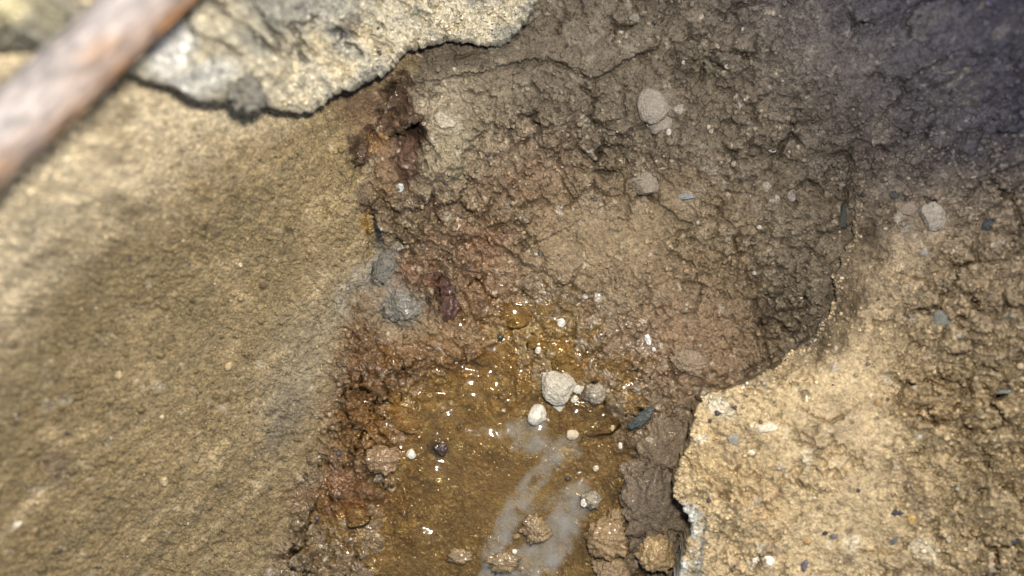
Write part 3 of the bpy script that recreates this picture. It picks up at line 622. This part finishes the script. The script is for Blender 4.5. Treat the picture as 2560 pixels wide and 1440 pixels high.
def rock_shape(seed, sub=4, facets=7, rough=.12, clod=0.0):
    v, f = ICO[sub]; v = v.copy(); r = random.Random(seed)
    for _ in range(facets):
        d = Vector((r.gauss(0, 1), r.gauss(0, 1), r.gauss(0, .7))).normalized(); c = r.uniform(.62, .9)
        s = v@np.array(d); v -= np.maximum(s-c, 0)[:, None]*np.array(d)*.92
    off = seed*1.37 % 17
    q = v+off
    v *= (1+rough*n3(q, 1.4, seed % 90)+rough*.5*n3(q, 4.5, 3+seed % 90)+rough*.22*n3(q, 11, 7+seed % 90))[:, None]
    if clod:
        f1, f2, i_ = worley(q[:, 0]*1.0+q[:, 2]*.6, q[:, 1]+q[:, 2]*.5, 3.2, seed % 50); v *= (1+1.7*clod*((1-f1)*(.3+i_)-.45))[:, None]
        f1, f2, i_ = worley(q[:, 0]+q[:, 2]*.7, q[:, 1]-q[:, 2]*.4, 7.5, 5+seed % 50); v *= (1+.9*clod*((1-f1)*(.3+i_)-.4))[:, None]; v *= (1+1.2*clod*n3(q, 2.3, 11+seed % 60))[:, None]
    return v, f
sid = [100]
def rock(name, u, v, du, dv, ang, col, label, cat, on='floor', hz=.6, sink=.35, facets=7, rough=.12, wet=0., vary=.35, clod=0., sub=4, group=None, z=None, lift=0., tilt=0.):
    if sub == 3 and 0 <= sink < .3: sink += .16
    sid[0] += 1
    if sub == 3: vary = max(vary, .5)
    zg = ground(u, v, on) if z is None else z
    s = K*(CAM_H-zg); rx, ry = du*.5*s, dv*.5*s; rz = hz*min(rx, ry)
    rough = rough*1.6 if sub == 3 else rough*1.15
    vv, ff = rock_shape(sid[0], sub, facets, rough, clod)
    vv = vv*np.array([rx, ry, rz])
    bp_ = .0005 if max(rx, ry) > .003 else .0002
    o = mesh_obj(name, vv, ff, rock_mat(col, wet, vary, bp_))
    x_, y_, _ = world(u, v, zg+rz*(1-2*sink)+lift)
    o.location = (x_, y_, zg+rz*(1-2*sink)+lift); o.rotation_euler = (math.radians(tilt), 0, math.radians(-ang))
    return tag(o, label, cat, group)
WST = (.41,.375,.30); GB = 'white pebbles scattered in the wet soil'
rock('stone', 1396, 966, 108, 92, 35, (.36,.32,.25), 'large angular pale stone standing out of the ochre water', 'stone', hz=.75, sink=.2, facets=14, rough=.16, vary=.4, sub=5)
rock('pebble', 1445, 973, 32, 24, -20, WST, 'small pale pebble against the right tip of the large angular stone', 'pebble', hz=.8, sink=.05, sub=3)
rock('pebble', 1436, 998, 22, 22, 0, WST, 'tiny round white pebble below the tip of the large angular stone', 'pebble', hz=.8, sink=.0, sub=3)
rock('pebble', 1397, 1017, 28, 26, 0, WST, 'small pale pebble touching the lower edge of the large angular stone', 'pebble', hz=.8, sink=.05, sub=3)
rock('pebble', 1342, 1037, 50, 56, 15, (.50,.46,.38), 'smooth white pebble below left of the large angular stone', 'pebble', hz=.8, sink=.15, facets=4, rough=.07, wet=.2)
rock('pebble', 1430, 1086, 34, 27, -10, (.42,.34,.24), 'buff pebble in the milky reflection under the white pebble', 'pebble', hz=.7, sink=.1, facets=5, wet=.3)
rock('pebble', 1402, 806, 24, 24, 30, (.52,.49,.44), 'white angular pebble at the upper rim of the wet soil', 'pebble', hz=.8, sink=.1, sub=3)
rock('pebble', 1028, 1134, 28, 26, 20, (.52,.49,.40), 'white pebble beside the lumpy mud clod in the ochre water', 'pebble', hz=.8, sink=.1, sub=3)
rock('pebble', 1620, 850, 15, 34, -15, (.50,.47,.44), 'slim upright white pebble right of the wet soil', 'pebble', hz=.9, sink=.15, sub=3)
rock('pebble', 1345, 876, 17, 19, 0, (.45,.40,.34), 'small whitish pebble under the white angular one at the wet rim', 'pebble', hz=.8, sink=.1, sub=3)
rock('pebble', 1490, 1171, 17, 16, 0, (.46,.38,.29), 'small buff pebble alone right of the milky reflection', 'pebble', hz=.8, sink=.1, sub=3)
rock('pebble', 1635, 873, 12, 12, 0, (.5,.48,.42), 'tiny white pebble under the slim upright one', 'pebble', hz=.8, sink=.1, sub=3)
rock('pebble', 1551, 1113, 11, 19, 0, (.50,.45,.36), 'tiny upright pale pebble on the right shore of the water', 'pebble', hz=.8, sink=.1, sub=3)
rock('pebble', 1531, 1070, 13, 16, 0, (.5,.47,.4), 'tiny white pebble above the upright one on the right shore', 'pebble', hz=.8, sink=.1, sub=3)
rock('pebble', 1640, 1174, 11, 17, 0, (.5,.45,.4), 'tiny white pebble stuck on the brown earth clods below the ledge', 'pebble', hz=.8, sink=.1, sub=3, lift=.001)
rock('pebble', 1625, 1102, 26, 20, 20, (.30,.23,.16), 'buff pebble set in the earth clod beside the dark chip', 'pebble', hz=.7, sink=.2, sub=3)
rock('pebble', 1460, 1256, 18, 24, 10, (.5,.44,.37), 'white pebble on the grey crumb in the milky reflection', 'pebble', hz=.8, sink=-.2, sub=3, lift=.002)
rock('pebble', 1286, 1379, 13, 13, 0, (.52,.5,.42), 'tiny white pebble low in the milky reflection', 'pebble', hz=.8, sink=.0, sub=3)
rock('pebble', 1598, 1371, 11, 11, 0, (.55,.53,.5), 'tiny white pebble between the round clod and the ledge', 'pebble', hz=.8, sink=-.4, sub=3, lift=.002)
rock('pebble', 1000, 470, 22, 24, 10, (.26,.27,.25), 'small grey pebble beneath the olive shale lump', 'pebble', hz=.7, sink=.25, sub=3)
rock('pebble', 1462, 742, 20, 15, 0, (.34,.30,.25), 'small grey pebble in the wet grit above the water', 'pebble', hz=.7, sink=.2, sub=3)
rock('pebble', 978, 262, 14, 14, 0, (.4,.4,.36), 'tiny grey pebble on the dark root wood', 'pebble', hz=.8, sink=.0, sub=3)
# stones in the dim soil above
rock('stone', 1634, 262, 82, 100, 5, (.195,.165,.132), 'smooth oval grey stone half buried in the soil under the slab', 'stone', hz=.5, sink=.36, facets=7, rough=.12, vary=.35)
rock('stone', 1652, 305, 78, 62, -20, (.185,.158,.125), 'flat broken stone peeping from under the smooth oval grey stone', 'stone', hz=.4, sink=.35, facets=8, rough=.15)
rock('pebble', 1672, 330, 16, 18, 0, (.32,.29,.24), 'tiny pale chip at the foot of the broken flat stone', 'pebble', hz=.6, sink=.1, sub=3)
rock('stone', 1612, 462, 76, 66, 20, (.165,.135,.10), 'blocky brown grey stone below the smooth oval one', 'stone', hz=.6, sink=.3, facets=10, rough=.12)
rock('slate_chip', 1712, 491, 62, 17, -5, (.15,.16,.15), 'blue grey slate sliver lying beside the blocky stone', 'stone chip', hz=.8, sink=.15, facets=9, rough=.1)
rock('slate_chip', 1660, 420, 26, 9, -15, (.26,.20,.15), 'thin buff sliver just above the blocky brown grey stone', 'stone chip', hz=.8, sink=.15, sub=3)
rock('pebble', 1778, 326, 15, 26, 5, (.22,.18,.13), 'upright brown pebble right of the smooth oval stone', 'pebble', hz=.8, sink=.2, sub=3)
rock('pebble', 1818, 166, 20, 16, 20, (.28,.25,.22), 'small pale pebble high on the dim floor', 'pebble', hz=.8, sink=.2, sub=3)
rock('pebble', 1930, 377, 20, 9, 0, (.32,.29,.25), 'small white flake beside a dark hole in the dim soil', 'pebble', hz=.8, sink=.1, sub=3)
rock('pebble', 1980, 490, 24, 36, 10, (.17,.145,.125), 'upright grey pebble set in the crumbly soil left of the ledge brow', 'pebble', hz=.6, sink=.25, sub=3)
rock('stone', 2112, 535, 34, 70, 12, (.045,.052,.045), 'dark green stone wedged under the brow of the ledge', 'stone', hz=.7, sink=.3, facets=8)
rock('pebble', 2105, 462, 18, 18, 0, (.17,.14,.12), 'small round pebble at the top of the ledge brow', 'pebble', hz=.8, sink=.2, sub=3)
rock('pebble', 1898, 568, 14, 12, 0, (.34,.30,.25), 'tiny pale pebble in the dark crumbs left of the brow', 'pebble', hz=.8, sink=.1, sub=3)
rock('pebble', 1820, 487, 16, 16, 0, (.26,.20,.14), 'tiny tan pebble right of the slate sliver', 'pebble', hz=.8, sink=.1, sub=3)
# right bank and ledge top
rock('stone', 2334, 541, 76, 70, 15, (.27,.235,.19), 'round pale fibrous stone set in the slope above the ledge', 'stone', on='ledge', hz=.45, sink=.3, facets=5, rough=.18, vary=.45)
rock('stone', 2278, 525, 48, 40, 0, (.20,.155,.12), 'flat brown stone left of the round pale fibrous one', 'stone', on='ledge', hz=.35, sink=.35, facets=5, rough=.06, vary=.2)
rock('pebble', 2235, 488, 28, 18, 0, (.045,.047,.045), 'small black green pebble above the flat brown stone', 'pebble', on='ledge', hz=.7, sink=.2, sub=3)
rock('stone', 2470, 560, 26, 48, 20, (.05,.052,.055), 'upright dark blue stone at the right of the slope', 'stone', on='ledge', hz=.7, sink=.25)
rock('pebble', 2310, 632, 26, 24, 0, (.24,.22,.20), 'greyish pebble below the round pale fibrous stone', 'pebble', on='ledge', hz=.6, sink=.3, sub=3)
rock('stone', 2355, 800, 54, 50, 20, (.15,.15,.13), 'blue grey stone in the crumbly soil of the ledge', 'stone', on='ledge', hz=.55, sink=.35, facets=8, rough=.16)
rock('slate_chip', 2520, 978, 76, 14, -3, (.27,.28,.26), 'long pale blue slate sliver at the right edge', 'stone chip', on='ledge', hz=.9, sink=.2, facets=9)
rock('slate_chip', 2243, 1281, 42, 16, -3, (.04,.035,.045), 'black rectangular chip on the dry ledge', 'stone chip', on='ledge', hz=.7, sink=.2, facets=10, sub=3)
rock('pebble', 2281, 1300, 22, 30, 0, (.37,.24,.08), 'ochre pebble right of the black rectangular chip', 'pebble', on='ledge', hz=.6, sink=.3, facets=4, sub=3)
rock('slate_chip', 2012, 1412, 18, 36, 12, (.11,.09,.10), 'purple grey chip at the bottom of the ledge', 'stone chip', on='ledge', hz=.7, sink=.25, sub=3)
rock('pebble', 2062, 1333, 16, 11, 0, (.03,.025,.03), 'small black pebble above the purple grey chip', 'pebble', on='ledge', hz=.8, sink=.1, sub=3)
rock('pebble', 2085, 1340, 20, 13, 20, (.14,.11,.12), 'small grey pebble right of the small black one', 'pebble', on='ledge', hz=.7, sink=.2, sub=3)
rock('pebble', 2019, 1355, 22, 17, 10, (.32,.19,.08), 'orange brown pebble above the purple grey chip', 'pebble', on='ledge', hz=.7, sink=.2, sub=3)
rock('slate_chip', 2236, 1352, 28, 12, -50, (.10,.10,.11), 'slanting grey chip under the black rectangular chip', 'stone chip', on='ledge', hz=.7, sink=.2, sub=3)
rock('slate_chip', 2536, 1352, 34, 22, -35, (.045,.035,.045), 'black chip near the bottom right corner', 'stone chip', on='ledge', hz=.7, sink=.2, sub=3)
rock('flake', 1888, 1400, 20, 24, 0, (.58,.55,.48), 'square white flake, left of the two on the ledge bottom', 'flake', on='ledge', hz=.4, sink=.0, facets=12, sub=3)
rock('flake', 1924, 1402, 32, 24, 35, (.60,.57,.50), 'slanting white flake, right of the two on the ledge bottom', 'flake', on='ledge', hz=.4, sink=.0, facets=12, sub=3)
rock('flake', 1921, 1070, 50, 28, -10, (.50,.44,.33), 'cream flake lying near the top of the ledge', 'flake', on='ledge', hz=.35, sink=.1, facets=10)
rock('pebble', 1879, 1131, 20, 15, -20, (.56,.50,.38), 'glossy cream pebble under the cream flake', 'pebble', on='ledge', hz=.7, sink=.1, sub=3, wet=.4)
rock('pebble', 2016, 997, 10, 20, 10, (.55,.50,.38), 'slim white pebble in the small hollow of the ledge', 'pebble', on='ledge', hz=.8, sink=.0, sub=3)
rock('pebble', 1838, 1100, 42, 26, 10, (.19,.18,.15), 'flat grey pebble pressed into the ledge left of the cream flake', 'pebble', on='ledge', hz=.35, sink=.35)
rock('pebble', 2372, 1345, 14, 26, 10, (.44,.36,.28), 'slim pale pebble beside the long crack at lower right', 'pebble', on='ledge', hz=.8, sink=.1, sub=3)
rock('pebble', 1868, 958, 10, 9, 0, (.55,.53,.48), 'tiny white grain on the brow of the ledge', 'pebble', on='ledge', hz=.8, sink=.0, sub=2)
rock('pebble', 2170, 910, 14, 12, 0, (.12,.10,.09), 'tiny dark grain near the top of the ledge', 'pebble', on='ledge', hz=.8, sink=.1, sub=2)
rock('pebble', 2218, 999, 13, 11, 0, (.07,.04,.05), 'tiny dark red grain in the middle of the ledge', 'pebble', on='ledge', hz=.8, sink=.1, sub=2)
rock('pebble', 2196, 1006, 17, 22, 0, (.30,.19,.09), 'small tan pebble beside the tiny dark red grain', 'pebble', on='ledge', hz=.6, sink=.2, sub=3)
# earth clods
CL_ = (.20,.135,.07)
rock('earth_clod', 1338, 1320, 66, 62, 0, (.19,.130,.066), 'wet brown clod standing alone in the milky reflection', 'clod', hz=.6, sink=.25, clod=.22, wet=.6, vary=.6, facets=3, rough=.2, sub=5)
rock('earth_clod', 1292, 1341, 20, 17, 0, (.19,.130,.066), 'small wet crumb left of the clod in the milky reflection', 'clod', hz=.7, sink=.25, clod=.16, wet=.6, vary=.5, sub=3)
rock('earth_clod', 1522, 1345, 104, 100, 0, (.19,.125,.06), 'large round brown clod at the right shore', 'clod', hz=.8, sink=.2, clod=.16, wet=.35, vary=.5, facets=2, rough=.13, sub=5)
rock('earth_clod', 1545, 1290, 46, 44, 0, (.19,.125,.06), 'small brown clod above the large round one', 'clod', hz=.8, sink=.2, clod=.16, wet=.35, vary=.5, facets=2)
rock('earth_clod', 1530, 1425, 88, 64, 10, (.19,.13,.07), 'brown clod half cut by the bottom edge below the large round one', 'clod', hz=.8, sink=.2, clod=.18, wet=.2, vary=.5, facets=2, sub=5)
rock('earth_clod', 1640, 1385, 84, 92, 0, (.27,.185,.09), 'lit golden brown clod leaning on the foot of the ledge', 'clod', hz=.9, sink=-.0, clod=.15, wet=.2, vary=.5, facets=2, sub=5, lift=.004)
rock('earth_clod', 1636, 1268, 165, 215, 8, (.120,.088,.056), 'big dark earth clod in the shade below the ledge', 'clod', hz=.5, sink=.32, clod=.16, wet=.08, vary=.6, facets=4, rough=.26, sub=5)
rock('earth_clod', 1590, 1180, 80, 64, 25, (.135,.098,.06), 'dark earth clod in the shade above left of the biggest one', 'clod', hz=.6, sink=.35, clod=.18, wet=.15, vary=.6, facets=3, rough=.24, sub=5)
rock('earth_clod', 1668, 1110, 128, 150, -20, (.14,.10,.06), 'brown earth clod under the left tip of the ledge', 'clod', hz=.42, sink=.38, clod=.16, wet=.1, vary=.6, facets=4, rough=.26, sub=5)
rock('earth_clod', 955, 1150, 84, 66, 0, (.17,.105,.05), 'lumpy wet clod on the left side of the ochre water', 'clod', hz=.6, sink=.15, clod=.2, wet=.5, vary=.5, facets=2, sub=5, rough=.16)
rock('earth_clod', 1478, 1250, 46, 42, 0, (.20,.17,.12), 'grey gritty crumb in the water right of the milky patch', 'clod', hz=.8, sink=.1, clod=.25, wet=.3, vary=.6, facets=2)
rock('earth_clod', 1150, 1392, 60, 42, 0, (.18,.122,.06), 'flat wet clod low in the ochre water', 'clod', hz=.4, sink=.4, clod=.25, rough=.28, wet=.5, vary=.5, facets=4)
rock('earth_clod', 1252, 1405, 74, 50, 10, (.175,.12,.06), 'rough wet clod by the bottom edge left of the milky reflection', 'clod', hz=.45, sink=.35, clod=.3, rough=.3, wet=.4, vary=.6, facets=4)
rock('earth_clod', 1492, 985, 58, 54, 0, (.20,.165,.12), 'rounded brown clod touching the large angular stone on its right', 'clod', hz=.5, sink=.34, clod=.2, rough=.24, wet=.2, vary=.55, facets=5)
rock('earth_clod', 1100, 1121, 34, 30, 0, (.032,.016,.009), 'dark maroon lump with a wet shine in the ochre water', 'clod', hz=.6, sink=.25, clod=.3, wet=.6, rough=.3, vary=.6, facets=4)
rock('earth_clod', 1725, 905, 90, 60, 15, (.17,.125,.08), 'brown clod wedged below the crack left of the ledge brow', 'clod', hz=.5, sink=.3, clod=.15, vary=.5, facets=2, sub=5)
rock('slate_chip', 1603, 1050, 90, 36, -38, (.035,.042,.036), 'dark green slate chip slanting across the right shore', 'stone chip', hz=.6, sink=.2, facets=10, rough=.3, wet=.15, vary=.6)
rock('stone', 1003, 762, 100, 88, 0, (.115,.105,.083), 'rough grey stone at the foot of the left bank', 'stone', hz=.4, sink=.5, facets=5, rough=.2, clod=.12, vary=.6, wet=.15, sub=5)
rock('stone', 958, 672, 56, 76, 25, (.09,.082,.066), 'dark grey stone above the rough grey one at the bank foot', 'stone', hz=.4, sink=.5, facets=6, rough=.2, clod=.12, vary=.55, sub=4)
rock('stone', 1110, 300, 60, 40, 20, (.28,.24,.175), 'pale grey crust patch on top of the olive shale lump', 'stone', hz=.4, sink=.3, facets=6, rough=.2, vary=.5, lift=.001)
rock('stone', 612, 228, 96, 100, 10, (.12,.11,.09), 'dark gritty stone held in the rim of the crust slab', 'stone', on='slab', hz=.75, sink=.35, facets=5, rough=.16, clod=.28, vary=.7, sub=5)
rock('pebble', 600, 662, 13, 13, 0, (.42,.34,.2), 'tan pebble highest of three on the left bank', 'pebble', hz=.9, sink=.1, sub=3)
rock('pebble', 405, 1042, 14, 14, 0, (.42,.34,.22), 'round tan pebble in the middle of the left bank', 'pebble', hz=.9, sink=.1, sub=3)
rock('pebble', 42, 1312, 30, 18, -35, (.48,.42,.32), 'blurred pale pebble at the left edge of the bank', 'pebble', hz=.8, sink=.2, sub=3)
rock('pebble', 410, 1204, 24, 24, 0, (.30,.23,.13), 'brown pebble low on the left bank', 'pebble', hz=.8, sink=.2, sub=3)
rock('pebble', 572, 916, 24, 26, 0, (.30,.22,.12), 'brown pebble casting a dark notch on the left bank', 'pebble', hz=.9, sink=.15, sub=3)
rock('pebble', 298, 938, 26, 22, 0, (.31,.24,.14), 'brown pebble left of the middle of the left bank', 'pebble', hz=.9, sink=.15, sub=3)
rock('pebble', 1250, 843, 18, 18, 0, (.03,.03,.015), 'small black seed-like grain at the head of the ochre water', 'pebble', hz=.9, sink=.1, sub=3, wet=.5)
rock('pebble', 1420, 1198, 18, 12, 0, (.03,.025,.025), 'small black grain right of the milky streak', 'pebble', hz=.9, sink=-.3, sub=3, wet=.3)

# rotten dark wood showing at the foot of the bank
def root_wood(pts, r0, r1, label, col=(.048,.026,.011), seed=0, wet=.25):
    """a splintered length of root through (u, v) points, fluted along the grain"""
    P = []
    for (u, v) in pts:
        z = ground(u, v)+.0002; P.append(Vector(world(u, v, z)))
    n_seg, n_r = 40, 28; V_, F_, C_ = [], [], []
    for i in range(n_seg+1):
        t = i/n_seg*(len(P)-1); k = min(int(t), len(P)-2); p = P[k].lerp(P[k+1], t-k); d = (P[min(k+1, len(P)-1)]-P[k]).normalized()
        sdv = d.cross(Vector((0, 0, 1))).normalized(); upv = sdv.cross(d)
        rr = (r0+(r1-r0)*i/n_seg)*(math.sin(math.pi*min(1, (i+.6)/8)/2) if i < 8 else 1)*(math.sin(math.pi*min(1, (n_seg-i+.6)/8)/2) if i > n_seg-8 else 1)
        for j in range(n_r):
            a = 2*math.pi*j/n_r
            fl_ = 1+.16*math.sin(a*5+seed)+.10*math.sin(a*11+i*.12+seed)+.9*float(fbm(np.array([i*.11+seed]), np.array([math.cos(a)*.8+math.sin(a)*.5]), 1.3, 3, .6, 215)[0])
            V_.append((p+(sdv*math.cos(a)+upv*math.sin(a)*.55)*rr*fl_)[:])
    for i in range(n_seg):
        for j in range(n_r):
            F_.append((i*n_r+j, i*n_r+(j+1) % n_r, (i+1)*n_r+(j+1) % n_r, (i+1)*n_r+j))
    o = mesh_obj('rotten_root', V_, F_, rock_mat(col, wet, .6)); return tag(o, label, 'root')
root_wood([(1010,185),(990,235),(965,275)], .0036, .0030, 'upper dark maroon rotten root under the slab edge', seed=1)
root_wood([(915,345),(898,385),(888,412)], .0026, .0036, 'dark maroon root stump at the foot of the left bank', seed=2)
root_wood([(1060,290),(1020,300),(985,330)], .0022, .0028, 'dark root bridging to the olive shale lump', seed=3)
root_wood([(1025,335),(1030,390),(1035,440)], .0022, .0030, 'wet brown root along the left side of the shale lump', (.065,.034,.016), seed=4)
root_wood([(1105,690),(1125,740),(1115,805)], .0032, .0052, 'blackened root stub standing above the ochre water', (.05,.02,.012), seed=5, wet=.35)
root_wood([(918,535),(926,585)], .0022, .0026, 'short amber coloured root end in the foot of the bank', (.16,.095,.025), seed=6, wet=.3)

# ------------------------------------------------------------------ rusty rod, upper left, nearest the lens
m, n, l = new_mat('rusty_steel')
out = n.new('ShaderNodeOutputMaterial'); b = n.new('ShaderNodeBsdfPrincipled'); l.new(b.outputs[0], out.inputs[0])
tc = n.new('ShaderNodeTexCoord')
mp = n.new('ShaderNodeMapping'); mp.inputs['Scale'].default_value = (1, 1, .35); l.new(tc.outputs['Object'], mp.inputs[0])
na = n.new('ShaderNodeTexNoise'); na.inputs['Scale'].default_value = 110; na.inputs['Detail'].default_value = 5; l.new(mp.outputs[0], na.inputs['Vector'])
nb = n.new('ShaderNodeTexNoise'); nb.inputs['Scale'].default_value = 420; nb.inputs['Detail'].default_value = 4; l.new(mp.outputs[0], nb.inputs['Vector'])
sep = n.new('ShaderNodeSeparateXYZ'); l.new(tc.outputs['Object'], sep.inputs[0])
ma = n.new('ShaderNodeMath'); ma.operation = 'MULTIPLY_ADD'; ma.inputs[1].default_value = 45.0; l.new(sep.outputs['X'], ma.inputs[0]); l.new(na.outputs['Fac'], ma.inputs[2])
cr = n.new('ShaderNodeValToRGB'); cr.color_ramp.elements[0].position = .25; cr.color_ramp.elements[0].color = (.30,.265,.25,1); cr.color_ramp.elements[1].position = 1.0; cr.color_ramp.elements[1].color = (.30,.14,.05,1)
e = cr.color_ramp.elements.new(.66); e.color = (.265,.225,.21,1); e = cr.color_ramp.elements.new(.88); e.color = (.25,.165,.115,1)
l.new(ma.outputs[0], cr.inputs[0])
mxc = n.new('ShaderNodeMixRGB'); mxc.blend_type = 'MULTIPLY'; mxc.inputs[0].default_value = .85; l.new(cr.outputs[0], mxc.inputs[1]); 
rb = n.new('ShaderNodeMapRange'); rb.inputs['From Min'].default_value = .32; rb.inputs['From Max'].default_value = .68; rb.inputs['To Min'].default_value = .25; rb.inputs['To Max'].default_value = 1.0; l.new(nb.outputs['Fac'], rb.inputs['Value']); l.new(rb.outputs[0], mxc.inputs[2])
l.new(mxc.outputs[0], b.inputs['Base Color']); b.inputs['Roughness'].default_value = .6; b.inputs['Metallic'].default_value = .0
bp = n.new('ShaderNodeBump'); bp.inputs['Distance'].default_value = .002; bp.inputs['Strength'].default_value = 1; l.new(nb.outputs['Fac'], bp.inputs['Height']); l.new(bp.outputs[0], b.inputs['Normal'])
A = Vector(world(560, -172, .160)); B = Vector(world(-330, 651, .205)); A, B = A+(A-B)*.9, B+(B-A)*.6; ax = (B-A); Lr = ax.length
n_s, n_r = 420, 48; t_ = np.linspace(0, 1, n_s); a_ = np.linspace(0, 2*np.pi, n_r, endpoint=False)
TT, AA = np.meshgrid(t_, a_, indexing='ij')
R0 = .0088
rr = R0*(1+.05*fbm(np.cos(AA)*2+5, np.sin(AA)*2+TT*14, 1.2, 3, .5, 211)+.05*fbm(np.cos(AA)*2+9, np.sin(AA)*2+TT*40, 1.5, 3, .5, 213))
vv = np.stack([rr*np.cos(AA), rr*np.sin(AA), (TT-.5)*Lr], -1).reshape(-1, 3)
ids = np.arange(n_s*n_r).reshape(n_s, n_r); ff = np.stack([ids[:-1], np.roll(ids, -1, 1)[:-1], np.roll(ids, -1, 1)[1:], ids[1:]], -1).reshape(-1, 4)
rod = mesh_obj('rusty_pipe', vv, ff, m)
q = ax.normalized(); zax = q; xax = (Vector((.68, -.734, 0)) - zax*Vector((.68, -.734, 0)).dot(zax)).normalized(); yax = zax.cross(xax)
rod.matrix_world = Matrix.Translation((A+B)/2) @ Matrix((xax, yax, zax)).transposed().to_4x4()
tag(rod, 'blurred rusty steel pipe crossing the upper left corner', 'pipe')

# ------------------------------------------------------------------ loose crumbs and grit: nobody could count them
def crumbs(name, cand, Z, Cc, n_, rmin, rmax, seed, mat, wetA=None, lighten=1.15):
    r = np.random.default_rng(seed); jj, ii = np.nonzero(cand); wgt = np.clip(crumb[jj, ii], .05, 2); wgt = wgt/wgt.sum()
    pick = r.choice(len(jj), n_, p=wgt); j = jj[pick]; i = ii[pick]
    u = U[j, i]+r.uniform(-1, 1, n_); v = V[j, i]+r.uniform(-1, 1, n_); z = Z[j, i]
    rad = rmin+(rmax-rmin)*r.random(n_)**3.2
    bx_, by_, bz_ = world(u, v, z+rad*.35)
    base = np.stack([bx_, by_, bz_], 1)
    bvv, bff = ICO[1]; nv = len(bvv)
    shp = bvv[None]*rad[:, None, None]*r.uniform(.6, 1.25, (n_, 1, 3))*r.uniform(.72, 1.2, (n_, nv, 1))
    verts = (base[:, None]+shp).reshape(-1, 3); faces = (bff[None]+(np.arange(n_)*nv)[:, None, None]).reshape(-1, 3)
    col = Cc[j, i]*(lighten+r.normal(0, .25, (n_, 1))).clip(.3, 2)
    sp = r.random(n_); col[sp > .988] = (.33,.30,.25); col[sp < .02] = (.06,.05,.05)
    cols = np.repeat(np.clip(col, .01, .8), nv, 0); w_ = np.repeat((wetA[j, i] if wetA is not None else np.full(n_, .05)), nv)
    o = mesh_obj(name, verts, faces, mat, cols, w_); return tag(o, kind='stuff')
vis = (U > -60) & (U < 2620) & (V > -60) & (V < 1500)
o = crumbs('floor_crumbs', vis & (SEAM < 0) & (SD_L < 0) & (SD_S < 0) & (REFL < .25), HF, CF, 8000, .0003, .0016, 1, M_FLOOR, WET)
tag(o, 'loose brown soil crumbs strewn over the pit floor', 'soil crumbs')
o = crumbs('bank_crumbs', vis & (SEAM > 0) & (SD_S < 0), HF, CF, 9000, .00016, .0010, 2, M_BANK, None, 1.1)
tag(o, 'fine tan grit clinging to the scraped left bank', 'grit')
o = crumbs('ledge_crumbs', vis & (SD_L > 2), HL, CL, 6500, .0003, .0014, 3, M_LEDGE, None, 1.05)
tag(o, 'dry sandy crumbs lying on the ledge at the right', 'soil crumbs')
o = crumbs('brow_crumbs', vis & (SD_L > 0) & (SD_L < 14) & (V > 500), HL-.0008, CL, 1500, .0003, .0012, 4, M_LEDGE)
tag(o, 'crumbs bunched along the broken brow of the ledge', 'soil crumbs')
o = crumbs('slab_grit', vis & (SD_S > 1), HSB, CS, 2600, .0003, .0012, 5, M_SLAB)
tag(o, 'pale grit crusted on the slab at the top left', 'grit')
